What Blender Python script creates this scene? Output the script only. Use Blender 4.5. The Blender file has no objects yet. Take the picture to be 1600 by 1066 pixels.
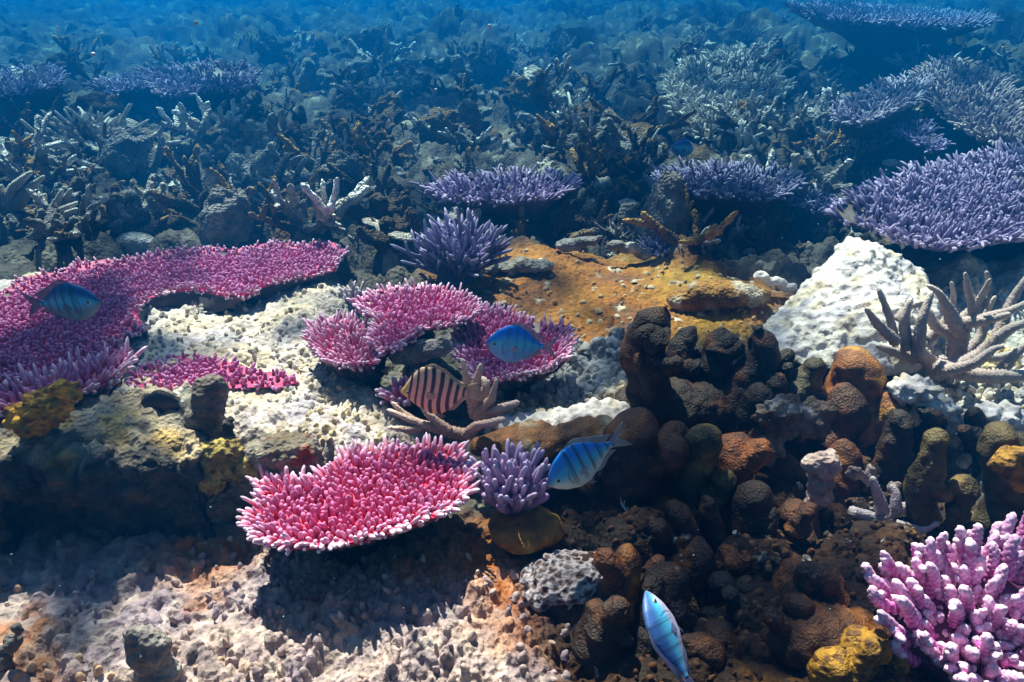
import bpy, bmesh, math, random
import numpy as np
from mathutils import Vector, Matrix
from mathutils.geometry import tessellate_polygon

random.seed(7)
RNG = np.random.default_rng(7)
S = bpy.context.scene
COL = S.collection
rad = math.radians

# ---------------------------------------------------------------- camera
CAM_Z, TILT, FPX = 0.85, rad(26.7), 1200.0
cam_d = bpy.data.cameras.new('camera')
cam_d.sensor_width = 36.0
cam_d.lens = 36.0 * FPX / 1600.0
cam_d.clip_start, cam_d.clip_end = 0.02, 400.0
cam = bpy.data.objects.new('camera', cam_d)
COL.objects.link(cam)
cam.location = (0, 0, CAM_Z)
cam.rotation_euler = (rad(90) - TILT, 0, 0)
S.camera = cam

# ---------------------------------------------------------------- world, sun, exposure
SUN_EL, SUN_AZ = rad(61), rad(-22)          # azimuth measured from +Y towards +X
w = bpy.data.worlds.new('World')
S.world = w
w.use_nodes = True
nt = w.node_tree
bg = nt.nodes['Background']
sky = nt.nodes.new('ShaderNodeTexSky')
sky.sky_type = 'NISHITA'
sky.sun_disc = False
sky.sun_elevation = SUN_EL
sky.sun_rotation = SUN_AZ % (2 * math.pi)
nt.links.new(sky.outputs['Color'], bg.inputs['Color'])
bg.inputs['Strength'].default_value = 0.05
sun_d = bpy.data.lights.new('sun', 'SUN')
sun_d.energy = 5.0
sun_d.angle = rad(0.5)
sun_d.color = (1.0, 0.69, 0.53)
sun = bpy.data.objects.new('sun', sun_d)
COL.objects.link(sun)
SUN_DIR = Vector((math.cos(SUN_EL) * math.sin(SUN_AZ), math.cos(SUN_EL) * math.cos(SUN_AZ), math.sin(SUN_EL)))
sun.rotation_euler = SUN_DIR.to_track_quat('Z', 'Y').to_euler()
S.view_settings.view_transform = 'Standard'
S.view_settings.look = 'None'
S.view_settings.gamma = 1.0
S.view_settings.exposure = 2.12
S.render.engine = 'CYCLES'
S.cycles.max_bounces = 5
S.cycles.diffuse_bounces = 2
S.cycles.glossy_bounces = 2
S.cycles.transmission_bounces = 2
S.cycles.transparent_max_bounces = 8
S.cycles.volume_bounces = 0
S.cycles.use_denoising = True
S.cycles.sample_clamp_indirect = 4.0
HAZE_DENSITY = 0.29
HAZE_COLOR = (0.0, 0.100, 0.34)
HAZE_ABSORB = (0.0, 0.38, 0.90)
HAZE_G = 0.5
DAPPLE_SHIFT = (2.8, 0.9, 0.0)  # slides the added dapple pattern to choose which areas are sunlit

# ---------------------------------------------------------------- pixel helpers (photo 1600 x 1066)
FWD = np.array([0, math.cos(TILT), -math.sin(TILT)])
UPV = np.array([0, math.sin(TILT), math.cos(TILT)])
RGT = np.array([1.0, 0, 0])
CAMP = np.array([0, 0, CAM_Z])


def ray(u, v):
    return RGT * ((u - 800) / FPX) - UPV * ((v - 533) / FPX) + FWD


def pz(u, v, z):                       # point of a pixel's ray at height z
    d = ray(u, v)
    return CAMP + d * ((z - CAM_Z) / d[2])


def py_(u, v, Y):                      # point of a pixel's ray at world depth Y
    d = ray(u, v)
    return CAMP + d * (Y / d[1])


def mpp(p):                            # metres per photo pixel at p
    return float(np.dot(np.asarray(p) - CAMP, FWD)) / FPX


def project(p):
    q = np.asarray(p) - CAMP
    f = q @ FWD
    return 800 + FPX * (q @ RGT) / f, 533 - FPX * (q @ UPV) / f


# ---------------------------------------------------------------- numpy noise
_PERM = RNG.permutation(4096).astype(np.int64)


def _h(ix, iy, iz=0):
    return _PERM[(_PERM[(_PERM[ix & 4095] + iy) & 4095] + iz) & 4095]


def vnoise(p):                         # value-gradient noise in -1..1, p (N,3)
    p = np.asarray(p, float)
    i = np.floor(p).astype(np.int64)
    f = p - i
    u = f * f * f * (f * (f * 6 - 15) + 10)
    out = 0
    for dx in (0, 1):
        wx = u[:, 0] if dx else 1 - u[:, 0]
        for dy in (0, 1):
            wy = u[:, 1] if dy else 1 - u[:, 1]
            for dz in (0, 1):
                wz = u[:, 2] if dz else 1 - u[:, 2]
                h = _h(i[:, 0] + dx, i[:, 1] + dy, i[:, 2] + dz)
                a = h * (2 * math.pi / 4096)
                b = _PERM[h] / 2048.0 - 1
                c = np.sqrt(1 - b * b)
                g = (np.cos(a) * c) * (f[:, 0] - dx) + (np.sin(a) * c) * (f[:, 1] - dy) + b * (f[:, 2] - dz)
                out = out + wx * wy * wz * g
    return out * 1.5


def fbm(p, o=4):
    p = np.asarray(p, float)
    r, a = 0, 1.0
    for k in range(o):
        r = r + a * vnoise(p * 2 ** k + 13.7 * k)
        a *= .5
    return r


def worley2(x, y, cell, jit=.9, seed=0):
    X, Y = x / cell, y / cell
    ix, iy = np.floor(X).astype(np.int64), np.floor(Y).astype(np.int64)
    f1 = np.full(X.shape, 9.0)
    f2 = np.full(X.shape, 9.0)
    idv = np.zeros(X.shape)
    for dx in (-1, 0, 1):
        for dy in (-1, 0, 1):
            h = _h(ix + dx, iy + dy, seed)
            px = ix + dx + .5 + jit * (h / 4096.0 - .5)
            pyy = iy + dy + .5 + jit * (_PERM[h] / 4096.0 - .5)
            d = np.hypot(X - px, Y - pyy)
            near = d < f1
            f2 = np.where(near, f1, np.minimum(f2, d))
            idv = np.where(near, _PERM[(h + 77) & 4095] / 4096.0, idv)
            f1 = np.where(near, d, f1)
    return f1, f2, idv


def worley3(p, cell, jit=.9, seed=0):
    P = np.asarray(p) / cell
    I = np.floor(P).astype(np.int64)
    f1 = np.full(len(P), 9.0)
    f2 = np.full(len(P), 9.0)
    for dx in (-1, 0, 1):
        for dy in (-1, 0, 1):
            for dz in (-1, 0, 1):
                h = _h(I[:, 0] + dx, I[:, 1] + dy, I[:, 2] + dz + seed)
                qx = I[:, 0] + dx + .5 + jit * (h / 4096.0 - .5)
                h2 = _PERM[h]
                qy = I[:, 1] + dy + .5 + jit * (h2 / 4096.0 - .5)
                qz = I[:, 2] + dz + .5 + jit * (_PERM[h2] / 4096.0 - .5)
                d = np.sqrt((P[:, 0] - qx) ** 2 + (P[:, 1] - qy) ** 2 + (P[:, 2] - qz) ** 2)
                near = d < f1
                f2 = np.where(near, f1, np.minimum(f2, d))
                f1 = np.where(near, d, f1)
    return f1, f2


def sstep(a, b, x):
    t = np.clip((x - a) / (b - a), 0, 1)
    return t * t * (3 - 2 * t)


def poly_sd(x, y, poly):               # signed distance, negative inside
    poly = np.asarray(poly)[:, :2]
    d = np.full(np.shape(x), 1e9)
    ins = np.zeros(np.shape(x), bool)
    n = len(poly)
    for i in range(n):
        ax, ay = poly[i]
        bx, by = poly[(i + 1) % n]
        ex, ey = bx - ax, by - ay
        wx, wy = x - ax, y - ay
        t = np.clip((wx * ex + wy * ey) / (ex * ex + ey * ey + 1e-12), 0, 1)
        d = np.minimum(d, (wx - ex * t) ** 2 + (wy - ey * t) ** 2)
        c = ((ay <= y) & (by > y)) | ((by <= y) & (ay > y))
        xi = ax + (y - ay) / (ey if abs(ey) > 1e-12 else 1e-12) * ex
        ins ^= c & (x < xi)
    d = np.sqrt(d)
    return np.where(ins, -d, d)


def mix(a, b, t):
    t = np.asarray(t)[..., None]
    return np.asarray(a) * (1 - t) + np.asarray(b) * t


# ---------------------------------------------------------------- mesh building
def to_mesh(name, V, quads=None, tris=None, col=None, smooth=True, extra=None):
    V = np.asarray(V, np.float32)
    me = bpy.data.meshes.new(name)
    nq = 0 if quads is None else len(quads)
    ntr = 0 if tris is None else len(tris)
    me.vertices.add(len(V))
    me.vertices.foreach_set('co', V.ravel())
    loops = []
    if nq:
        loops.append(np.asarray(quads, np.int32).ravel())
    if ntr:
        loops.append(np.asarray(tris, np.int32).ravel())
    L = np.concatenate(loops)
    me.loops.add(len(L))
    me.loops.foreach_set('vertex_index', L)
    starts = np.concatenate([np.arange(nq) * 4, nq * 4 + np.arange(ntr) * 3]).astype(np.int32)
    me.polygons.add(nq + ntr)
    me.polygons.foreach_set('loop_start', starts)
    me.polygons.foreach_set('use_smooth', np.full(nq + ntr, smooth))
    me.update(calc_edges=True)
    me.validate()
    if col is not None:
        c = np.ones((len(V), 4), np.float32)
        c[:, :3] = np.clip(col, 0, 1)
        at = me.color_attributes.new('col', 'FLOAT_COLOR', 'POINT')
        at.data.foreach_set('color', c.ravel())
    return me


class MB:
    def __init__(self):
        self.V, self.Q, self.T, self.C, self.n = [], [], [], [], 0

    def add(self, V, quads=None, tris=None, col=(.5, .5, .5)):
        V = np.asarray(V, float).reshape(-1, 3)
        if quads is not None and len(quads):
            self.Q.append(np.asarray(quads) + self.n)
        if tris is not None and len(tris):
            self.T.append(np.asarray(tris) + self.n)
        c = np.asarray(col, float)
        if c.ndim == 1:
            c = np.tile(c, (len(V), 1))
        self.V.append(V)
        self.C.append(c)
        self.n += len(V)

    def arrays(self):
        return (np.concatenate(self.V), np.concatenate(self.Q) if self.Q else None,
                np.concatenate(self.T) if self.T else None, np.concatenate(self.C))

    def mesh(self, name, smooth=True):
        V, Q, T, C = self.arrays()
        return to_mesh(name, V, Q, T, C, smooth)


def link(name, me, mat, parent=None):
    o = bpy.data.objects.new(name, me)
    COL.objects.link(o)
    if mat is not None:
        me.materials.clear()
        me.materials.append(mat)
    if parent is not None:
        o.parent = parent
        # meshes are built in world coordinates: shift them into the parent's frame
        o.matrix_parent_inverse = Matrix.Translation(-Vector(parent.location))
    return o


def tag(o, label, cat, group=None, kind=None):
    o['label'] = label
    o['category'] = cat
    if group:
        o['group'] = group
    if kind:
        o['kind'] = kind
    return o


def thing(name, label, cat, loc, group=None):
    o = bpy.data.objects.new(name, None)
    o.empty_display_size = .03
    COL.objects.link(o)
    o.location = [float(q) for q in loc]
    return tag(o, label, cat, group)


def tube(path, radii, sides=8, cap=True):
    P = np.asarray(path, float)
    n = len(P)
    R = np.asarray(radii, float) * np.ones(n)
    t = np.gradient(P, axis=0)
    t /= np.linalg.norm(t, axis=1)[:, None] + 1e-12
    ref = np.array([0.31, 0.17, 0.93]) if abs(t[:, 2]).mean() < .85 else np.array([1.0, .1, 0])
    a = np.cross(t, ref)
    a /= np.linalg.norm(a, axis=1)[:, None] + 1e-12
    b = np.cross(t, a)
    th = np.arange(sides) * 2 * math.pi / sides
    V = P[:, None, :] + R[:, None, None] * (np.cos(th)[None, :, None] * a[:, None, :] + np.sin(th)[None, :, None] * b[:, None, :])
    V = V.reshape(-1, 3)
    i = np.arange(n - 1)[:, None] * sides
    j = np.arange(sides)[None, :]
    j2 = (j + 1) % sides
    Q = np.stack([i + j, i + j2, i + sides + j2, i + sides + j], -1).reshape(-1, 4)
    T = []
    if cap:
        V = np.vstack([V, P[0], P[-1]])
        c0, c1 = n * sides, n * sides + 1
        for k in range(sides):
            T.append((c0, (k + 1) % sides, k))
            T.append((c1, (n - 1) * sides + k, (n - 1) * sides + (k + 1) % sides))
    return V, Q, np.array(T) if T else None


def capped_radii(n, r0, r1, roundness=.12, bulge=0.0):
    t = np.linspace(0, 1, n)
    r = r0 + (r1 - r0) * t + bulge * np.sin(t * math.pi)
    e = np.clip((t - (1 - roundness)) / roundness, 0, 1)
    return r * np.sqrt(np.clip(1 - e * e, 0.0004, 1))


def fingers(P, D, L, R0, R1, ct, cb, sides=6, rings=6, curl=None, tipw=1.6, knobs=0.0, jitter=.12, round_=.22):
    """Many tapering fingers in one array. P base, D direction, L length; ct tip colour, cb base colour (N,3)."""
    P, D = np.asarray(P, float), np.asarray(D, float)
    N = len(P)
    D = D / np.linalg.norm(D, axis=1)[:, None]
    L, R0, R1 = [np.asarray(q, float) * np.ones(N) for q in (L, R0, R1)]
    ref = np.where(np.abs(D[:, 2:3]) > .9, np.array([[1.0, .2, 0]]), np.array([[0.1, .2, 1.0]]))
    A = np.cross(D, ref)
    A /= np.linalg.norm(A, axis=1)[:, None]
    B = np.cross(D, A)
    k = 1 - (1 - np.linspace(0, 1, rings)) ** 1.25
    e = np.clip((k - (1 - round_)) / round_, 0, 1)
    prof = np.sqrt(np.clip(1 - e * e, 0.0009, 1))
    r = (R0[:, None] + (R1 - R0)[:, None] * k[None]) * prof[None]
    bend = RNG.normal(0, jitter, (N, 2))
    c = P[:, None] + D[:, None] * (L[:, None] * k[None])[..., None] + \
        ((A * bend[:, :1] + B * bend[:, 1:])[:, None]) * (L[:, None] * k[None] ** 2)[..., None]
    if curl is not None:
        c = c + np.asarray(curl)[:, None] * (k ** 2)[None, :, None] * L[:, None, None]
    th = np.arange(sides) * 2 * math.pi / sides
    ph = RNG.uniform(0, 6.28, N)
    thn = th[None] + ph[:, None]
    rr = np.repeat(r[:, :, None], sides, 2)
    if knobs:
        rows = np.arange(rings)[:, None]
        pat = np.cos(rows * math.pi * .66 + (np.arange(sides)[None] % 2) * math.pi)
        pat = np.tile(pat[None], (N, 1, 1)) + RNG.normal(0, .35, (N, rings, sides))
        rr = rr * (1 + knobs * pat)
    V = c[:, :, None] + rr[..., None] * (np.cos(thn)[:, None, :, None] * A[:, None, None] + np.sin(thn)[:, None, :, None] * B[:, None, None])
    i = (np.arange(N) * rings * sides)[:, None, None] + (np.arange(rings - 1) * sides)[None, :, None]
    j = np.arange(sides)[None, None]
    j2 = (j + 1) % sides
    Q = np.stack([i + j, i + j2, i + sides + j2, i + sides + j], -1).reshape(-1, 4)
    kk = (k ** tipw)[None, :, None, None]
    ct = np.asarray(ct, float) * np.ones((N, 3))
    cb = np.asarray(cb, float) * np.ones((N, 3))
    C = cb[:, None, None] * (1 - kk) + ct[:, None, None] * kk
    C = np.repeat(C, sides, 2).reshape(-1, 3)
    return V.reshape(-1, 3), Q, C


def _hull(P):
    bm = bmesh.new()
    for p in P:
        bm.verts.new(p)
    r = bmesh.ops.convex_hull(bm, input=bm.verts)
    bm.verts.index_update()
    bmesh.ops.triangulate(bm, faces=bm.faces)
    bm.verts.ensure_lookup_table()
    V = np.array([v.co[:] for v in bm.verts])
    T = np.array([[v.index for v in f.verts] for f in bm.faces])
    bm.free()
    return V, T


def icosphere(c, r, sub=2, jit=0):
    bm = bmesh.new()
    bmesh.ops.create_icosphere(bm, subdivisions=sub, radius=1)
    V = np.array([v.co[:] for v in bm.verts])
    T = np.array([[v.index for v in f.verts] for f in bm.faces])
    bm.free()
    return V * np.asarray(r) + np.asarray(c), T


def box(c, h, rz=0, rx=0):
    s = np.array([[x, y, z] for x in (-1, 1) for y in (-1, 1) for z in (-1, 1)], float) * np.asarray(h)
    M = np.array(Matrix.Rotation(rz, 3, 'Z') @ Matrix.Rotation(rx, 3, 'X'))
    Q = [(0, 1, 3, 2), (4, 6, 7, 5), (0, 4, 5, 1), (2, 3, 7, 6), (0, 2, 6, 4), (1, 5, 7, 3)]
    return s @ M.T + np.asarray(c), Q


def remesh(mb, voxel, smooth=4):
    """Fuse every piece of mb into one skin; returns V, quads/tris, normals."""
    me = mb.mesh('tmp')
    o = bpy.data.objects.new('tmp', me)
    COL.objects.link(o)
    m = o.modifiers.new('r', 'REMESH')
    m.mode = 'VOXEL'
    m.voxel_size = voxel
    if smooth:
        s = o.modifiers.new('s', 'SMOOTH')
        s.factor, s.iterations = .5, smooth
    dg = bpy.context.evaluated_depsgraph_get()
    dg.update()
    r = bpy.data.meshes.new_from_object(o.evaluated_get(dg))
    bpy.data.objects.remove(o)
    bpy.data.meshes.remove(me)
    n = len(r.vertices)
    V = np.zeros(n * 3, np.float32)
    r.vertices.foreach_get('co', V)
    Nn = np.zeros(n * 3, np.float32)
    r.vertices.foreach_get('normal', Nn)
    lt = np.zeros(len(r.polygons), np.int32)
    r.polygons.foreach_get('loop_total', lt)
    li = np.zeros(len(r.loops), np.int32)
    r.loops.foreach_get('vertex_index', li)
    bpy.data.meshes.remove(r)
    st = np.concatenate([[0], np.cumsum(lt)[:-1]])
    q = st[lt == 4]
    t = st[lt == 3]
    Q = li[q[:, None] + np.arange(4)] if len(q) else None
    T = li[t[:, None] + np.arange(3)] if len(t) else None
    return V.reshape(-1, 3).astype(float), Q, T, Nn.reshape(-1, 3).astype(float)


# ---------------------------------------------------------------- materials
def coral_mat(name, rough=.75, nscale=60, nstr=.25, bump_scale=300, bump=.25, bdist=.002, vor=0, spec=.25, vary=.35, sss=0.0):
    m = bpy.data.materials.new(name)
    m.use_nodes = True
    t = m.node_tree
    N, Lk = t.nodes, t.links
    b = N['Principled BSDF']
    b.inputs['Roughness'].default_value = rough
    b.inputs['Specular IOR Level'].default_value = spec
    at = N.new('ShaderNodeAttribute')
    at.attribute_name = 'col'
    tc = N.new('ShaderNodeTexCoord')
    n1 = N.new('ShaderNodeTexNoise')
    n1.inputs['Scale'].default_value = nscale
    n1.inputs['Detail'].default_value = 6
    Lk.new(tc.outputs['Object'], n1.inputs['Vector'])
    mr = N.new('ShaderNodeMapRange')
    mr.inputs['From Min'].default_value, mr.inputs['From Max'].default_value = .3, .7
    mr.inputs['To Min'].default_value, mr.inputs['To Max'].default_value = 1 - vary, 1 + vary
    Lk.new(n1.outputs['Fac'], mr.inputs['Value'])
    mul = N.new('ShaderNodeMix')
    mul.data_type, mul.blend_type = 'RGBA', 'MULTIPLY'
    mul.inputs['Factor'].default_value = 1
    Lk.new(at.outputs['Color'], mul.inputs['A'])
    Lk.new(mr.outputs['Result'], mul.inputs['B'])
    Lk.new(mul.outputs['Result'], b.inputs['Base Color'])
    n2 = N.new('ShaderNodeTexNoise')
    n2.inputs['Scale'].default_value = bump_scale
    n2.inputs['Detail'].default_value = 4
    Lk.new(tc.outputs['Object'], n2.inputs['Vector'])
    h = n2.outputs['Fac']
    if vor:
        vo = N.new('ShaderNodeTexVoronoi')
        vo.inputs['Scale'].default_value = vor
        Lk.new(tc.outputs['Object'], vo.inputs['Vector'])
        ad = N.new('ShaderNodeMath')
        ad.operation = 'ADD'
        Lk.new(h, ad.inputs[0])
        Lk.new(vo.outputs['Distance'], ad.inputs[1])
        h = ad.outputs[0]
    bp = N.new('ShaderNodeBump')
    bp.inputs['Strength'].default_value = bump
    bp.inputs['Distance'].default_value = bdist
    Lk.new(h, bp.inputs['Height'])
    Lk.new(bp.outputs['Normal'], b.inputs['Normal'])
    return m


M_SEABED = coral_mat('seabed_rubble', .85, 45, bump_scale=140, bump=.7, bdist=.006, vor=90, vary=.4)
M_PINK = coral_mat('pink_coral_skin', .6, 90, bump_scale=500, bump=.35, bdist=.0015, vary=.22, spec=.35)
M_PURPLE = coral_mat('purple_coral_skin', .6, 60, bump_scale=400, bump=.35, bdist=.0015, vary=.25, spec=.35)
M_ROCK = coral_mat('dead_coral_rock', .85, 40, bump_scale=120, bump=.8, bdist=.006, vor=130, vary=.45)
M_PALE = coral_mat('pale_limestone', .8, 30, bump_scale=100, bump=.7, bdist=.005, vor=70, vary=.3)
M_BROWN = coral_mat('brown_coral_flesh', .55, 50, bump_scale=260, bump=.9, bdist=.005, vary=.6, spec=.35)
M_STUB = coral_mat('worn_stub_skin', .8, 70, bump_scale=260, bump=.5, bdist=.002, vary=.45)
M_RUB = coral_mat('rubble_skin', .85, 4, bump_scale=11, bump=.9, bdist=.02, vor=14, vary=.5)
M_STAG = coral_mat('staghorn_skin', .65, 50, bump_scale=250, bump=.5, bdist=.003, vor=330, vary=.2)
M_FISH = coral_mat('fish_scales', .45, 120, bump_scale=500, bump=.25, bdist=.001, vor=420, vary=.10, spec=.5)
M_SPECK = coral_mat('drifting_specks', .6, 100, vary=.1)


def fin_mat():
    m = bpy.data.materials.new('fish_fin')
    m.use_nodes = True
    t = m.node_tree
    b = t.nodes['Principled BSDF']
    at = t.nodes.new('ShaderNodeAttribute')
    at.attribute_name = 'col'
    wv = t.nodes.new('ShaderNodeTexNoise')
    wv.inputs['Scale'].default_value = 220
    t.links.new(at.outputs['Color'], b.inputs['Base Color'])
    b.inputs['Roughness'].default_value = .45
    tr = t.nodes.new('ShaderNodeBsdfTransparent')
    mx = t.nodes.new('ShaderNodeMixShader')
    mr = t.nodes.new('ShaderNodeMapRange')
    mr.inputs['To Min'].default_value, mr.inputs['To Max'].default_value = .45, .85
    t.links.new(wv.outputs['Fac'], mr.inputs['Value'])
    t.links.new(mr.outputs['Result'], mx.inputs['Fac'])
    t.links.new(tr.outputs[0], mx.inputs[1])
    t.links.new(b.outputs[0], mx.inputs[2])
    t.links.new(mx.outputs[0], t.nodes['Material Output'].inputs['Surface'])
    return m


M_FIN = fin_mat()


def eye_mat():
    m = bpy.data.materials.new('fish_eye')
    m.use_nodes = True
    b = m.node_tree.nodes['Principled BSDF']
    at = m.node_tree.nodes.new('ShaderNodeAttribute')
    at.attribute_name = 'col'
    m.node_tree.links.new(at.outputs['Color'], b.inputs['Base Color'])
    b.inputs['Roughness'].default_value = .15
    return m


M_EYE = eye_mat()


# ================================================================ THE SEABED
def wpoly(px, z):
    return [pz(u, v, z)[:2] for u, v in px]


Z_MESA = .10
MESA = wpoly([(-420, 520), (0, 440), (260, 400), (480, 395), (540, 440), (520, 490), (560, 560), (640, 640), (660, 690), (560, 705),
              (480, 700), (400, 690), (330, 680), (250, 650), (0, 640), (-420, 760)], Z_MESA)
ORANGE = wpoly([(660, 440), (760, 405), (900, 392), (1010, 400), (1120, 430), (1210, 450), (1190, 510), (1100, 540), (1010, 565), (900, 560), (860, 520), (760, 470)], .05)
GREYL = wpoly([(770, 620), (890, 565), (1000, 560), (1010, 650), (980, 690), (760, 690)], .03)
FORE = wpoly([(-500, 860), (0, 880), (130, 880), (300, 830), (420, 850), (560, 900), (760, 880), (850, 900), (880, 1000), (900, 1200), (-500, 1300)], .0)
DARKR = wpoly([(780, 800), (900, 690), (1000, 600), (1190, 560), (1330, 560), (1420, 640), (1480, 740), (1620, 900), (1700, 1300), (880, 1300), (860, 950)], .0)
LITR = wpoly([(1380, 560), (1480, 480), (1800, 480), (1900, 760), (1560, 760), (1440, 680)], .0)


RUST = wpoly([(735, 800), (880, 785), (905, 850), (850, 905), (880, 1010), (800, 1000), (740, 930), (690, 880)], .02)
RUST2 = wpoly([(215, 850), (300, 820), (420, 830), (400, 880), (300, 905), (230, 890)], .02)


def zones(x, y):
    q = np.stack([x, y, np.zeros_like(x)], -1)
    wob = .05 * vnoise(q * 7) + .02 * vnoise(q * 19)
    z = {}
    z['mesa'] = sstep(.05, -.04, poly_sd(x, y, MESA) + wob * .6)
    z['orange'] = sstep(.08, -.05, poly_sd(x, y, ORANGE) + wob)
    z['grey'] = sstep(.04, -.03, poly_sd(x, y, GREYL) + wob * .6)
    z['fore'] = sstep(.04, -.04, poly_sd(x, y, FORE) + wob)
    z['dark'] = sstep(.05, -.05, poly_sd(x, y, DARKR) + wob)
    z['lit'] = sstep(.06, -.05, poly_sd(x, y, LITR) + wob)
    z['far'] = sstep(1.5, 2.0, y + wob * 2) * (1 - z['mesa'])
    return z


def knob(x, y, cell, seed=0, sharp=1.0):
    f1, f2, idv = worley2(x, y, cell, seed=seed)
    return np.sqrt(np.clip(1 - (f1 / .62) ** 2, 0, 1)) * (.35 + .65 * idv), idv


def height(x, y, fine=True, zz=None):
    x, y = np.atleast_1d(np.asarray(x, float)), np.atleast_1d(np.asarray(y, float))
    z = zz or zones(x, y)
    q = np.stack([x, y, np.zeros_like(x)], -1)
    near = 1 - sstep(1.8, 2.4, y)
    h = .015 * vnoise(q * 4.0) * near
    wx = x + .02 * vnoise(q * 9)
    wy = y + .02 * vnoise(q * 9 + 5.1)
    h = h + z['mesa'] * Z_MESA
    h = h + z['orange'] * (.06 + .02 * vnoise(q * 6))
    h = h + z['grey'] * .03
    far = z['far'] * (1 - .8 * z['orange'])
    h = h + far * (.11 * fbm(q * 1.0, 3) + .02)
    right_rise = sstep(.3, 2.0, x) * sstep(2.2, 4.5, y) * .10
    h = h + right_rise
    if fine:
        kb, idb = knob(wx, wy, .42, 41)
        h = h + sstep(4.5, 8, y) * kb * idb * .20
        k1, _ = knob(wx, wy, .15, 3)
        k2, _ = knob(wx, wy, .065, 4)
        h = h + far * (k1 * .085 + k2 * .03 + (knob(wx, wy, .03, 12)[0] * .012 + .018 * vnoise(q * 28) + .008 * vnoise(q * 70)) * sstep(6, 3, y))
        h = h + z['dark'] * (k1 * .07 + k2 * .035 - .03)
        k3, _ = knob(wx, wy, .022, 5)
        k4, _ = knob(wx, wy, .011, 6)
        u1 = vnoise(q * 55) * .006 + vnoise(q * 23 + 3) * .008
        u2 = vnoise(q * 55 + 11) * .006 + vnoise(q * 23 + 17) * .008
        kf, idf = knob(x + u1, y + u2, .021, 31)
        kg, _ = knob(x + u2, y + u1, .0105, 32)
        rough = .0035 * vnoise(q * 85) + .0022 * vnoise(q * 170)
        h = h + z['fore'] * (kf * .015 * (.5 + idf) * sstep(-.7, .3, vnoise(q * 12 + 2)) + kg * .006 + rough * 1.2 + .020 * vnoise(q * 10) + .010 * vnoise(q * 30))
        h = h + z['mesa'] * (knob(wx, wy, .030, 8)[0] * .016 * sstep(-.5, .35, vnoise(q * 9)) + kg * .005 + rough + .010 * vnoise(q * 11))
        h = h + z['grey'] * (knob(wx, wy, .035, 9)[0] * .022 + k4 * .005)
        h = h + z['orange'] * (k4 * sstep(-.2, .5, vnoise(q * 8 + 3)) * .008 + .004 * vnoise(q * 50) + .0025 * vnoise(q * 120) + knob(wx, wy, .03, 10)[0] ** 3 * .018 * sstep(.0, .5, vnoise(q * 5 + 9)))
        h = h + z['lit'] * (knob(wx, wy, .045, 11)[0] * .035 + k4 * .005)
        rest = np.clip(1 - z['fore'] - z['mesa'] - z['grey'] - z['orange'] - z['lit'] - far - z['dark'], 0, 1)
        h = h + rest * (k3 * .012 + k2 * .02)
    return h


def hz(x, y):
    return float(height(x, y)[0])


def gp(u, v):                          # the ground point behind a photo pixel
    d = ray(u, v)
    ts = np.geomspace(.5, 60, 500)
    P = CAMP + ts[:, None] * d
    below = P[:, 2] < height(P[:, 0], P[:, 1])
    k = int(np.argmax(below)) if below.any() else len(ts) - 1
    return P[k]


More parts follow.
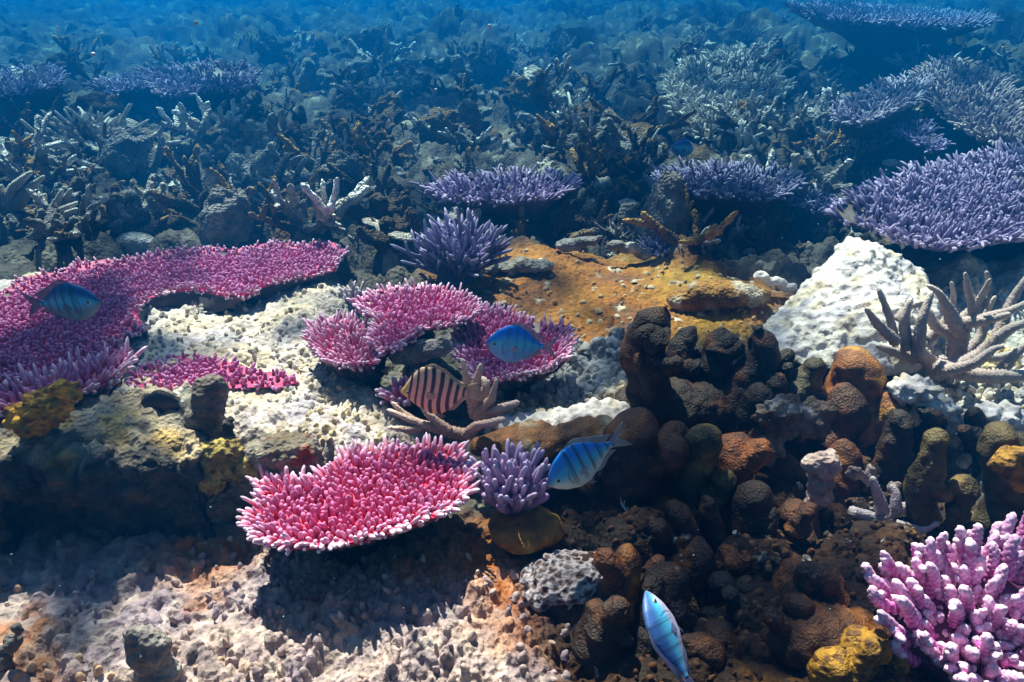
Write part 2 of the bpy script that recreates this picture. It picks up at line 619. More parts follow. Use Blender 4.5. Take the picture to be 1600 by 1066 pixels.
def build_seabed():
    na, r0, r1, step = 900, .32, 60.0, 1.0062
    # angles are denser towards +Y, where the reef is seen close
    a = np.linspace(-1, 1, na)
    ang = a * rad(46) + np.sign(a) * np.abs(a) ** 7 * rad(70)
    r = [r0]
    while r[-1] < r1:
        r.append(r[-1] * (1.0030 if .55 < r[-1] < 1.7 else step))
    r = np.array(r)
    nr = len(r)
    X = (r[:, None] * np.sin(ang)[None]).ravel()
    Y = (r[:, None] * np.cos(ang)[None]).ravel() + .05
    z = zones(X, Y)
    H = height(X, Y, zz=z)
    q = np.stack([X, Y, np.zeros_like(X)], -1)
    n1, n2, n3 = vnoise(q * 3.1), vnoise(q * 9 + 4), vnoise(q * 27 + 8)
    f1, f2, idv = worley2(X, Y, .05, seed=21)
    c = mix([.16, .13, .10], [.07, .065, .06], np.clip(.5 + .6 * n1 + .4 * n2, 0, 1))
    c = mix(c, [.30, .26, .20], np.clip(n2 * 1.2 + n3 * .8 - .35, 0, 1))
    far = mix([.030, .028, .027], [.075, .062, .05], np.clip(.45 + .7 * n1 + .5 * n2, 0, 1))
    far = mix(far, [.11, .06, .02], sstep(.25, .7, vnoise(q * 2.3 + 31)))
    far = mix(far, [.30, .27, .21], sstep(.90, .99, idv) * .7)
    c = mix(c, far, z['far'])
    cream = mix([.54, .42, .31], [.37, .32, .35], np.clip(.4 + .9 * n2 + .5 * n3, 0, 1))
    c = mix(c, cream, z['mesa'])
    org = mix([.27, .11, .014], [.19, .06, .012], np.clip(.5 + .8 * n2, 0, 1))
    org = mix(org, [.28, .15, .02], sstep(.0, .5, n1))
    org = mix(org, [.10, .05, .025], sstep(.1, .6, n2 + .5 * n3) * .7)
    org = mix(org, [.55, .45, .33], sstep(.45, .75, n3 + .25 * n2))
    c = mix(c, org, z['orange'])
    c = mix(c, mix([.50, .46, .42], [.30, .30, .34], np.clip(.5 + n3, 0, 1)), z['grey'])
    fore = mix([.40, .30, .27], [.22, .17, .21], np.clip(.5 + .8 * n2 + .7 * n3, 0, 1))
    fore = mix(fore, [.36, .13, .03], sstep(.05, .55, vnoise(q * 6 + 17) + .35 * n3) * .85)
    fore = mix(fore, [.52, .44, .38], sstep(.2, .6, vnoise(q * 40 + 23)) * .6)
    fore = mix(fore, [.12, .09, .09], sstep(.4, .7, n3) * .6)
    c = mix(c, fore, z['fore'])
    wb = .03 * n2 + .03 * n3
    rust = np.maximum(sstep(.05, -.04, poly_sd(X, Y, RUST) + wb), sstep(.04, -.04, poly_sd(X, Y, RUST2) + wb))
    c = mix(c, mix([.40, .13, .012], [.24, .07, .01], np.clip(.5 + n3, 0, 1)), rust * np.clip(.75 + .6 * n3, 0, 1))
    dk = mix([.045, .018, .007], [.018, .011, .008], np.clip(.5 + .9 * n2, 0, 1))  # brown floor, darkened to paint in the shadow of the columns
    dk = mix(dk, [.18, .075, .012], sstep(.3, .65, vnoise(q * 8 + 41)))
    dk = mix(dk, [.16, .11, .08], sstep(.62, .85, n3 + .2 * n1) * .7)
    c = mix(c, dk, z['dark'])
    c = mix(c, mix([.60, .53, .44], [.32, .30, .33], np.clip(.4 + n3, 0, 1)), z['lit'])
    V = np.stack([X, Y, H], -1)
    i = np.arange(nr - 1)[:, None] * na
    j = np.arange(na - 1)[None]
    Q = np.stack([i + j, i + na + j, i + na + j + 1, i + j + 1], -1).reshape(-1, 4)
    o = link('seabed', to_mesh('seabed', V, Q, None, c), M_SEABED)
    o['kind'] = 'structure'
    o['label'] = 'knobbly reef floor of dead coral and rubble'
    # the floor carries on behind the camera and to the sides, a little lower
    X2, Y2 = np.meshgrid(np.linspace(-70, 70, 60), np.linspace(-12, 70, 40))
    V2 = np.stack([X2.ravel(), Y2.ravel(), np.full(X2.size, -.16)], -1)
    ii = np.arange(39)[:, None] * 60
    jj = np.arange(59)[None]
    Q2 = np.stack([ii + jj, ii + jj + 1, ii + 61 + jj, ii + 60 + jj], -1).reshape(-1, 4)
    o2 = link('ground', to_mesh('ground', V2, Q2, None, np.tile([.12, .10, .08], (len(V2), 1))), M_SEABED)
    o2['kind'] = 'structure'


build_seabed()


# ================================================================ TABLE CORALS
def smooth_poly(P, n=140):
    """closed smooth curve through the points"""
    P = np.asarray(P, float)
    m = len(P)
    out = []
    per = max(4, n // m)
    for i in range(m):
        p0, p1, p2, p3 = P[i - 1], P[i], P[(i + 1) % m], P[(i + 2) % m]
        for t in np.linspace(0, 1, per, endpoint=False):
            out.append(.5 * (2 * p1 + (p2 - p0) * t + (2 * p0 - 5 * p1 + 4 * p2 - p3) * t * t + (3 * p1 - p0 - 3 * p2 + p3) * t ** 3))
    return np.array(out)


PINK_T, PINK_B = (.47, .21, .45), (.46, .022, .13)
PURP_T, PURP_B = (.40, .36, .58), (.055, .035, .14)


def table_coral(name, label, px, z0, spacing=.012, flen=.022, fr=.0045, tip=PINK_T, base=PINK_B, curl=.02, slope=(0, 0),
                edge=.05, lean=.9, thick=.02, stalk=True, mat=None, group=None, depth=.06, sides=6, rings=6, side_twigs=0,
                knobs=0.0, stalk_at=None, holes=(), cat='coral', stalk_r=.35, rim_col=None, centre_red=.35, tilt_fwd=0.0, tipr=.74, tipw=1.05, patchy=.62, fray=0, rag=1.0):
    mat = mat or M_PINK
    poly = np.array([pz(u, v, z0 + .6 * (curl + flen * .7))[:2] for u, v in px])
    poly = smooth_poly(poly)
    po = poly - poly.mean(0)
    sz = np.hypot(*po.T).mean()
    poly = poly.mean(0) + po * (1 + rag * .08 * vnoise(np.column_stack([poly / sz * 2.2, poly[:, 0] * 0 + z0 * 91])) + rag * .06 * vnoise(np.column_stack([poly / sz * 6, poly[:, 0] * 0 + z0 * 47])))[:, None]
    cen = poly.mean(0)

    def zat(x, y):
        return z0 + slope[0] * (x - cen[0]) + slope[1] * (y - cen[1])

    mn, mx = poly.min(0), poly.max(0)
    xs = np.arange(mn[0], mx[0] + spacing, spacing)
    ys = np.arange(mn[1], mx[1] + spacing, spacing * .87)
    gx, gy = np.meshgrid(xs, ys)
    gx = gx + (np.arange(len(ys)) % 2)[:, None] * spacing * .5
    gx = (gx + RNG.normal(0, spacing * .17, gx.shape)).ravel()
    gy = (gy + RNG.normal(0, spacing * .17, gy.shape)).ravel()
    sd = poly_sd(gx, gy, poly)
    ok = sd < -.002
    ok &= (vnoise(np.stack([gx, gy, gx * 0 + z0], -1) * 4.5 / max(spacing * 55, .3)) + .35 * vnoise(np.stack([gx, gy, gx * 0 + z0], -1) * 40)) < patchy
    for hx, hy, hr in holes:
        ok &= np.hypot(gx - hx, gy - hy) > hr * (1 + .3 * vnoise(np.stack([gx * 30, gy * 30, gx * 0], -1)))
    if fray:
        ok &= RNG.random(len(gx)) > fray * np.exp(np.minimum(sd, 0) / .03)
    gx, gy, sd = gx[ok], gy[ok], sd[ok]
    # outward direction = gradient of the distance
    e = .004
    ox = poly_sd(gx + e, gy, poly) - poly_sd(gx - e, gy, poly)
    oy = poly_sd(gx, gy + e, poly) - poly_sd(gx, gy - e, poly)
    on = np.hypot(ox, oy) + 1e-9
    ox, oy = ox / on, oy / on
    rx, ry = gx - cen[0], gy - cen[1]
    rn = np.hypot(rx, ry) + 1e-9
    ext = np.hypot(*(mx - mn)) * .5
    ed = np.clip(1 + sd / edge, 0, 1)                    # 1 at the rim
    rr = np.clip(rn / ext, 0, 1)
    zz = zat(gx, gy) + curl * (ed ** 2) + .006 * vnoise(np.stack([gx * 18, gy * 18, gx * 0 + z0 * 50], -1))
    ln = lean * (ed ** 1.5) + .15 * rr
    D = np.stack([ox * ln * ed + rx / rn * ln * .35, oy * ln * ed + ry / rn * ln * .35 - tilt_fwd, np.ones_like(gx)], -1)
    D += RNG.normal(0, .12, D.shape)
    P = np.stack([gx, gy, zz - .003], -1)
    N = len(P)
    L = flen * (1 + .32 * RNG.normal(0, 1, N).clip(-1.6, 1.8) + .25 * vnoise(np.stack([gx * 22, gy * 22, gx * 0 + 3], -1))) * (1 + .25 * ed)
    patch = vnoise(np.stack([gx * 11, gy * 11, gx * 0 + 7], -1))
    tipc = mix(np.tile(tip, (N, 1)), np.tile(np.array(base) * .55 + np.array(tip) * .45, (N, 1)), np.clip(centre_red * (1 - ed) + .3 * patch, 0, 1))
    if rim_col is not None:
        tipc = mix(tipc, np.tile(rim_col, (N, 1)), ed ** 2)
    basec = np.array(base) * (1 + .3 * patch)[:, None]
    rsc = RNG.uniform(.7, 1.25, N)
    mb = MB()
    V, Q, C = fingers(P, D, L, fr * rsc, fr * tipr * rsc, tipc, basec, sides=sides, rings=rings, knobs=knobs, tipw=tipw, round_=.3)
    mb.add(V, Q, None, C)
    Dn = D / np.linalg.norm(D, axis=1)[:, None]
    for s in range(side_twigs):
        t = RNG.uniform(.25, .7, N)
        d2 = Dn * .8 + RNG.normal(0, .55, (N, 3)) * np.array([1, 1, .5])
        V, Q, C = fingers(P + Dn * (L * t)[:, None], d2, L * .5, fr * .75 * rsc, fr * .5 * rsc, tipc, basec * .5 + tipc * .5, sides=sides, rings=max(4, rings - 1), knobs=knobs)
        mb.add(V, Q, None, C)
    # the small dense tips fringing the rim
    seg = np.roll(poly, -1, 0) - poly
    sl = np.hypot(*seg.T)
    cum = np.concatenate([[0], np.cumsum(sl)])
    nrim = int(cum[-1] / (spacing * .7))
    tt = np.sort(RNG.uniform(0, cum[-1], nrim))
    idx = np.clip(np.searchsorted(cum, tt) - 1, 0, len(poly) - 1)
    fr_ = (tt - cum[idx]) / sl[idx]
    rp = poly[idx] + seg[idx] * fr_[:, None]
    nrm = np.stack([seg[idx][:, 1], -seg[idx][:, 0]], -1) / sl[idx][:, None]
    area = .5 * np.sum(poly[:, 0] * np.roll(poly[:, 1], -1) - np.roll(poly[:, 0], -1) * poly[:, 1])
    if area < 0:
        nrm = -nrm
    Pr = np.stack([rp[:, 0] - nrm[:, 0] * .006, rp[:, 1] - nrm[:, 1] * .006, zat(rp[:, 0], rp[:, 1]) + curl - .008 + RNG.normal(0, .003, nrim)], -1)
    Dr = np.stack([nrm[:, 0], nrm[:, 1], RNG.uniform(.2, .9, nrim)], -1) + RNG.normal(0, .2, (nrim, 3))
    V, Q, C = fingers(Pr, Dr, flen * RNG.uniform(.5, .95, nrim), fr * 1.05, fr * .7, rim_col if rim_col is not None else tip, np.array(base) * .5 + np.array(tip) * .5, sides=sides, rings=rings, knobs=knobs)
    mb.add(V, Q, None, C)
    sc = np.array(stalk_at) if stalk_at is not None else cen + np.array([0, .02])
    gz = hz(*sc)
    root = thing(name, label, cat, (sc[0], sc[1], gz), group)
    o = link('branchlet_carpet', mb.mesh('branchlets'), mat, root)
    # plate: top skin, rim and underside narrowing to the stalk
    n = len(poly)
    pm = MB()
    rings_ = []
    zt = zat(poly[:, 0], poly[:, 1])
    rings_.append(np.column_stack([poly, zt + curl - .004]))
    rings_.append(np.column_stack([poly, zt + curl - thick * .6]))
    for s, dz in ((.93, thick), (.78, thick + depth * .35), (.6, thick + depth * .65), (stalk_r, thick + depth)):
        p2 = sc + (poly - sc) * s
        p2 = p2 + .004 * RNG.normal(0, 1, p2.shape)
        rings_.append(np.column_stack([p2, zat(p2[:, 0], p2[:, 1]) - dz + curl * s ** 4]))
    Vp = np.concatenate(rings_)
    i = (np.arange(len(rings_) - 1) * n)[:, None]
    j = np.arange(n)[None]
    j2 = (j + 1) % n
    Qp = np.stack([i + j, i + j2, i + n + j2, i + n + j], -1).reshape(-1, 4)
    dead = np.array([.045, .030, .035])  # underside colour darkened to stand in for the shade beneath the plate
    cp = np.tile(dead, (len(Vp), 1))  # dead: underside tone with the shade painted in
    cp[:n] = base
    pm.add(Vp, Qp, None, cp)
    # top skin follows the finger bases
    ins = poly_sd(poly[:, 0], poly[:, 1], poly)
    cx = np.arange(mn[0], mx[0] + .012, .012)
    cy = np.arange(mn[1], mx[1] + .012, .012)
    GX, GY = np.meshgrid(cx, cy)
    SD = poly_sd(GX, GY, poly)
    # pull the outside grid points onto the rim
    GXf, GYf, SDf = GX.ravel(), GY.ravel(), SD.ravel()
    gxx = poly_sd(GXf + e, GYf, poly) - poly_sd(GXf - e, GYf, poly)
    gyy = poly_sd(GXf, GYf + e, poly) - poly_sd(GXf, GYf - e, poly)
    gn = np.hypot(gxx, gyy) + 1e-9
    out = SDf > 0
    GXf = np.where(out, GXf - gxx / gn * SDf, GXf)
    GYf = np.where(out, GYf - gyy / gn * SDf, GYf)
    edg = np.clip(1 + np.minimum(SDf, 0) / edge, 0, 1)
    GZ = zat(GXf, GYf) + curl * edg ** 2 - .004 + .006 * vnoise(np.stack([GXf * 18, GYf * 18, GXf * 0 + z0 * 50], -1))
    ny, nx = GX.shape
    a = (np.arange(ny - 1)[:, None] * nx + np.arange(nx - 1)[None]).ravel()
    quad = np.stack([a, a + 1, a + nx + 1, a + nx], -1)
    keep = (SDf[quad] < .0165).all(1) & (SDf[quad] < 0.0).any(1)
    pt = vnoise(np.stack([GXf * 14, GYf * 14, GXf * 0], -1))
    G3 = np.stack([GXf, GYf, GXf * 0 + z0], -1)
    bare = sstep(-.12, -.02, vnoise(G3 * 4.5 / max(spacing * 55, .3)) + .35 * vnoise(G3 * 40) - patchy)
    pc = mix(np.array(base) * (.9 + .35 * pt)[:, None], np.tile([.30, .25, .20] if mat == M_PINK else [.12, .10, .09], (len(G3), 1)), bare)
    if fray:
        bare = np.maximum(bare, sstep(-.10, -.03, SDf + .03 * vnoise(G3 * 25)) * .95)
    pm.add(np.column_stack([GXf, GYf, GZ + .006 * bare * vnoise(G3 * 70)]), quad[keep], None, pc)
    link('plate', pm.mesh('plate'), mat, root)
    if stalk:
        p2 = sc + (poly - sc) * stalk_r
        levels = []
        zt2 = float(zat(*sc)) - thick - depth + .01
        zs = np.linspace(zt2 + .01, gz - .03, 6)
        for k, zq in enumerate(zs):
            f = 1 - .35 * math.sin(math.pi * k / 5) + .012 * k
            pp = sc + (p2 - sc) * f
            pp = pp + .006 * RNG.normal(0, 1, pp.shape)
            zk = np.full(n, zq) if k else zat(pp[:, 0], pp[:, 1]) - thick - depth + .006
            levels.append(np.column_stack([pp, zk]))
        Vs = np.concatenate(levels)
        i = (np.arange(5) * n)[:, None]
        Qs = np.stack([i + j, i + j2, i + n + j2, i + n + j], -1).reshape(-1, 4)
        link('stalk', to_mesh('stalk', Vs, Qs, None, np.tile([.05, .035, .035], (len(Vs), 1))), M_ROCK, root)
    return root


WHT = (.72, .58, .76)
table_coral('table_coral', 'large spreading pink table coral partly dead to cream in its middle',
            [(-200, 520), (-80, 478), (0, 450), (120, 413), (260, 392), (400, 380), (490, 380), (536, 394), (530, 416), (478, 430), (425, 442),
             (380, 462), (300, 452), (238, 462), (215, 488), (225, 512), (180, 530), (205, 552), (140, 575), (60, 590), (-60, 610), (-200, 650)],
            .130, spacing=.0096, flen=.012, fr=.0040, curl=.012, thick=.012, depth=.03, stalk_r=.72, fray=.75, edge=.05, lean=.55, rim_col=(.62, .46, .60))
table_coral('table_coral', 'pink coral lobe with a jutting pale tip overhanging the dark ledge',
            [(-160, 640), (-60, 612), (40, 592), (110, 572), (170, 556), (200, 553), (203, 564), (168, 588), (130, 606), (70, 626), (0, 640), (-160, 690)],
            .19, spacing=.011, flen=.026, fr=.0043, curl=.012, thick=.012, depth=.05, edge=.05, lean=.9, rim_col=WHT, stalk_r=.5)
table_coral('table_coral', 'thin pink patch of living coral on the cream dead plate',
            [(205, 580), (270, 550), (330, 553), (400, 572), (452, 585), (448, 598), (380, 600), (300, 604), (215, 606)],
            .115, spacing=.0100, flen=.011, fr=.0040, fray=.6, curl=.0, thick=.01, depth=.01, stalk=False, edge=.04, lean=.4)
table_coral('table_coral', 'upper pink plate of the stacked corals behind the striped fish',
            [(552, 470), (600, 452), (660, 447), (722, 454), (748, 472), (744, 490), (700, 506), (663, 512), (625, 538), (592, 548), (575, 524), (588, 500)],
            .19, spacing=.0092, flen=.015, fr=.0038, curl=.012, thick=.012, depth=.06, edge=.05, rim_col=WHT, stalk_at=pz(640, 500, .1)[:2] + np.array([.02, .04]), stalk_r=.2)
table_coral('table_coral', 'mauve left plate of the stacked corals beside the cream slope',
            [(478, 518), (502, 500), (548, 497), (596, 512), (602, 535), (588, 556), (555, 568), (510, 562), (490, 542)],
            .165, spacing=.0102, flen=.018, fr=.0038, tip=(.52, .34, .52), curl=.012, thick=.012, depth=.06, edge=.06, rim_col=(.58, .42, .60), stalk_at=pz(580, 590, .1)[:2] + np.array([0, .03]), stalk_r=.16)
table_coral('table_coral', 'right pink plate of the stacked corals under a blue fish',
            [(742, 478), (800, 488), (850, 503), (884, 508), (893, 532), (885, 556), (850, 574), (800, 590), (745, 590), (716, 560), (712, 515)],
            .14, spacing=.0092, flen=.015, fr=.0038, curl=.014, thick=.012, depth=.06, edge=.05, rim_col=WHT, stalk_r=.3)
table_coral('table_coral', 'small low pink coral tuft beside the striped fish',
            [(598, 600), (622, 594), (655, 592), (668, 604), (650, 618), (618, 622), (600, 612)],
            .125, spacing=.012, flen=.022, fr=.0047, curl=.008, thick=.008, depth=.02, edge=.03, stalk_r=.4, rim_col=WHT)
table_coral('table_coral', 'bright crimson round table coral in the foreground with pale fringed rim',
            [(378, 806), (402, 778), (398, 750), (436, 740), (480, 744), (522, 714), (580, 698), (650, 692), (702, 692), (728, 708), (735, 742),
             (730, 768), (690, 798), (640, 818), (560, 842), (500, 850), (440, 850), (398, 836)],
            .115, spacing=.0088, flen=.0150, fr=.0038, curl=.010, slope=(0, .0), edge=.045, lean=1.0, thick=.012, depth=.05, rim_col=(.80, .68, .84),
            base=(.58, .015, .09), tip=(.58, .27, .55), rag=.25, patchy=9, centre_red=.6, stalk_r=.45, sides=7, rings=7, tilt_fwd=.1)

# purple plates behind
GP = 'purple plate corals of the middle reef'


def purple(label, px, z0, sc=1.0, **k):
    a = dict(spacing=.020 * sc, flen=.036 * sc, fr=.0058 * sc, tip=PURP_T, base=PURP_B, curl=.035 * sc, edge=.14 * sc, lean=1.1, thick=.018, depth=.05,
             mat=M_PURPLE, group=GP, side_twigs=1, centre_red=.3, stalk_r=.22, tipr=.6, tipw=2.2, patchy=.5)
    a.update(k)
    rs_ = random.Random(label)
    g_, m_ = rs_.uniform(.78, 1.12), rs_.uniform(.85, 1.12)
    a['tip'] = tuple(np.array(a['tip']) * g_ * np.array([m_, 1, 1]))
    a['base'] = tuple(np.array(a['base']) * g_ * np.array([m_ ** 2, 1, 1]))
    a.setdefault('slope', (rs_.uniform(-.12, .12), rs_.uniform(-.02, .10)))
    return table_coral('plate_coral', label, px, z0, **a)


purple('purple plate coral in the centre with brown dome at its front', [(676, 300), (700, 288), (750, 278), (820, 272), (885, 274), (893, 286), (860, 305), (800, 312), (740, 314), (690, 312)], .15)
purple('violet plate coral right of centre with bright frosted tips', [(1026, 288), (1060, 270), (1120, 262), (1190, 262), (1236, 268), (1244, 286), (1200, 304), (1130, 306), (1070, 306)], .15, patchy=9)
purple('low violet coral running from the frosted plate towards the wide right plate', [(1236, 300), (1260, 296), (1300, 308), (1310, 322), (1280, 326), (1244, 316)], .10, sc=.8, depth=.05, curl=.01)
purple('wide purple plate coral at the right edge', [(1304, 322), (1360, 296), (1440, 272), (1530, 256), (1640, 248), (1760, 258), (1760, 345), (1640, 358), (1560, 368), (1480, 374), (1410, 362), (1340, 342)], .20, tip=(.58, .42, .66), base=(.09, .04, .16), spacing=.0175, flen=.034, depth=.06, slope=(.02, .04), stalk_at=(1.9, 2.6))
purple('small purple tuft in the dim rubble behind the orange slope', [(1004, 385), (1040, 374), (1090, 372), (1104, 380), (1080, 390), (1030, 392)], .07, sc=.7, depth=.03, curl=.0)
# far ones
FAR = 'blue hazy plate corals of the far reef'
purple('wide dark plate coral far off at upper right', [(1246, 30), (1300, 18), (1400, 8), (1500, 10), (1540, 22), (1500, 40), (1400, 48), (1290, 46)], .42, sc=1.6, stalk_r=.5, group=FAR, depth=.07)
purple('long blue plate coral far off at upper left', [(240, 125), (300, 112), (370, 104), (392, 112), (385, 128), (330, 136), (255, 146)], .24, sc=1.25, stalk_r=.5, group=FAR, depth=.07)
purple('smaller blue coral touching the long plate', [(155, 132), (190, 118), (240, 110), (262, 118), (240, 138), (190, 146), (160, 146)], .2, sc=1.1, group=FAR, depth=.07)
purple('hazy coral at the far left edge', [(-20, 132), (30, 112), (80, 108), (96, 122), (70, 138), (10, 146)], .2, sc=1.1, group=FAR, depth=.07)
purple('pale lilac coral shelf at the right under the dark far plate', [(1312, 168), (1350, 150), (1420, 132), (1440, 146), (1400, 172), (1330, 188)], .28, sc=1.1, group=FAR, depth=.07, tip=(.5, .48, .6))
purple('thin slanting coral shelf behind the wide right plate', [(1370, 178), (1400, 176), (1460, 208), (1476, 222), (1450, 222), (1390, 196)], .2, sc=.9, group=FAR, depth=.07)
purple('pale coral rim curving along the right edge of the mid reef', [(1440, 130), (1500, 118), (1560, 140), (1600, 170), (1640, 190), (1560, 196), (1500, 176), (1450, 152)], .27, sc=1.2, group=FAR, depth=.07, tip=(.55, .52, .5))


# ================================================================ BUSHY / BRANCHING CORALS
def grow(mb, p, d, L, r, lvl, tip, base, sides=8, spread=.6, kids=3, up=.25, knobs=0.0, taper=.72, rr=None):
    d = np.asarray(d, float)
    d = d / np.linalg.norm(d)
    rr = rr or random
    n = 12 if not knobs else 22
    t = np.linspace(0, 1, n)
    bend = np.array([rr.gauss(0, .18), rr.gauss(0, .18), up * .5])
    path = np.asarray(p) + d * (t * L)[:, None] + bend * (t ** 2 * L)[:, None]
    radii = capped_radii(n, r, r * taper, .14 if lvl == 0 else .1)
    V, Q, T = tube(path, radii, sides)
    if knobs:
        off = V[:n * sides].reshape(n, sides, 3) - path[:, None]
        rows = np.arange(n)[:, None]
        pat = np.cos(rows * math.pi * .66 + (np.arange(sides)[None] % 2) * math.pi) + RNG.normal(0, .3, (n, sides))
        V[:n * sides] = (path[:, None] + off * (1 + knobs * pat)[..., None]).reshape(-1, 3)
    k = t ** 2 if lvl == 0 else t * .25
    C = np.repeat(mix(np.tile(base, (n, 1)), np.tile(tip, (n, 1)), k), sides, 0)
    C = np.vstack([C, base, C[-1]])
    mb.add(V, Q, T, C)
    if lvl > 0:
        for q in range(kids):
            tt = .35 + .6 * (q + rr.random() * .6) / kids
            pp = np.asarray(p) + d * tt * L + bend * tt * tt * L
            dd = d + np.array([rr.gauss(0, spread), rr.gauss(0, spread), rr.gauss(0, spread * .6) + up])
            grow(mb, pp, dd, L * rr.uniform(.5, .8), r * (taper + .02) * .85, lvl - 1, tip, base, sides, spread, kids, up, knobs, taper, rr)


def bush(name, label, u, v, wpx, hpx, n=26, lvl=1, tip=PURP_T, base=PURP_B, mat=None, r=.05, cat='coral', group=None, flat=.5, kids=3,
         sides=7, ground=None, spread=.5, up=.2, seed=1, lean=(0, 0, 0), knobs=0.0):
    """a bushy colony: branches fanning from one foot; u, v = foot in the photo"""
    p = ground if ground is not None else gp(u, v)
    s = mpp(p)
    W, Hh = wpx * s * .5, hpx * s
    rr = random.Random(seed)
    mb = MB()
    for i in range(n):
        a = i * 2.399963 + rr.uniform(-.3, .3)
        f = math.sqrt((i + .5) / n)
        d = np.array([math.cos(a) * f * W, math.sin(a) * f * W * flat * 1.6, Hh * (1 - .45 * f * f)]) + np.array(lean) * Hh
        L = np.linalg.norm(d) / (1.45 if lvl else 1.0)
        start = p + np.array([math.cos(a) * f * W * .12, math.sin(a) * f * W * .12, -.02 * Hh])
        grow(mb, start, d, L * rr.uniform(.85, 1.1), r * Hh * rr.uniform(.85, 1.15), lvl, tip, base, sides, spread, kids, up, knobs, rr=rr)
    root = thing(name, label, cat, p, group)
    foot = MB()
    V, T = icosphere(p + np.array([0, 0, -.03 * Hh]), (W * .3, W * .3, Hh * .18), 3)
    V = V + .02 * Hh * vnoise(V * 30)[:, None]
    foot.add(V, None, T, np.array(base) * .8)
    link('branches', mb.mesh('branches'), mat or M_PURPLE, root)
    link('foot', foot.mesh('foot'), mat or M_PURPLE, root)
    return root


bush('bush_coral', 'rounded purple bush coral in two tufts below the central plate', 715, 432, 175, 92, n=60, lvl=1, r=.055, seed=3, kids=4, flat=.5, up=.25)
bush('bush_coral', 'short violet finger coral beside the crimson table coral', 800, 800, 165, 92, n=46, lvl=1, r=.085, tip=(.50, .40, .62), base=(.20, .09, .26), seed=5, kids=2,
     flat=.45, spread=.3, up=.5, knobs=.09, sides=10, ground=pz(802, 792, .06))
bush('bush_coral', 'thin white fingered tuft behind the stacked pink plates', 552, 475, 46, 36, n=10, r=.09, tip=(.75, .66, .72), base=(.40, .30, .36), seed=6)
# far bushes and thickets
TH = 'pale branching thickets of the far reef'
PT, PB = (.62, .60, .56), (.20, .18, .19)
table_coral('branching_coral', 'wide pale thicket of short branches behind the blurry blue fish', [(1052, 128), (1095, 112), (1150, 106), (1200, 116), (1226, 145), (1190, 168), (1110, 174), (1062, 156)], .2,
            spacing=.036, flen=.06, fr=.009, tip=PT, base=(.10, .09, .10), curl=.02, edge=.2, lean=1.0, depth=.06, mat=M_PURPLE, group=TH, side_twigs=3, stalk_r=.4, tipr=.5, tipw=2.0, patchy=.45, slope=(0, .12))
bush('branching_coral', 'bright white antler coral standing left of the wide thicket', 900, 205, 66, 56, n=10, r=.07, tip=(.85, .83, .74), base=(.4, .38, .33), group=TH, seed=12)
bush('branching_coral', 'dim fan shaped thicket in the blue haze above centre', 850, 128, 54, 40, n=26, r=.03, tip=(.4, .42, .45), base=PB, group=TH, seed=13)
bush('branching_coral', 'tiny bright yellow white coral glowing far off at upper left', 390, 72, 40, 22, n=14, r=.08, tip=(.9, .85, .6), base=(.6, .55, .35), group=TH, seed=14)
bush('branching_coral', 'small yellow white coral far off left of centre', 605, 107, 34, 20, n=8, r=.1, tip=(.9, .85, .6), base=(.5, .45, .3), group=TH, seed=15)
bush('branching_coral', 'grey antler thicket on the rubble right of centre', 975, 245, 110, 50, n=14, r=.06, tip=PT, base=PB, group=TH, seed=16)
bush('branching_coral', 'low grey branches between the frosted plate and the lilac shelf', 1335, 248, 110, 50, n=16, r=.05, tip=(.45, .45, .45), base=PB, group=TH, seed=17)
bush('branching_coral', 'tangled grey staghorn heap left of the frame behind the rubble', 150, 228, 190, 62, n=24, r=.075, tip=(.60, .58, .54), base=(.26, .23, .21), group=TH, seed=18, flat=.5, kids=2)
bush('branching_coral', 'faint branching coral in the blue left of the far dark plate', 1170, 62, 60, 26, n=16, r=.06, tip=(.7, .7, .6), base=PB, group=TH, seed=19)
bush('branching_coral', 'faint pale sprig in the blue haze right of centre', 1085, 72, 44, 24, n=10, r=.07, tip=(.7, .7, .6), base=PB, group=TH, seed=20)
bush('branching_coral', 'slim grey twigs beside the far right dark plate', 1410, 112, 80, 26, n=9, r=.07, tip=(.55, .6, .6), base=PB, group=TH, seed=21)
bush('branching_coral', 'short pale sprig on the rubble right of the white antler coral', 1165, 235, 40, 42, n=6, r=.12, tip=(.85, .83, .76), base=(.5, .46, .4), group=TH, seed=22)


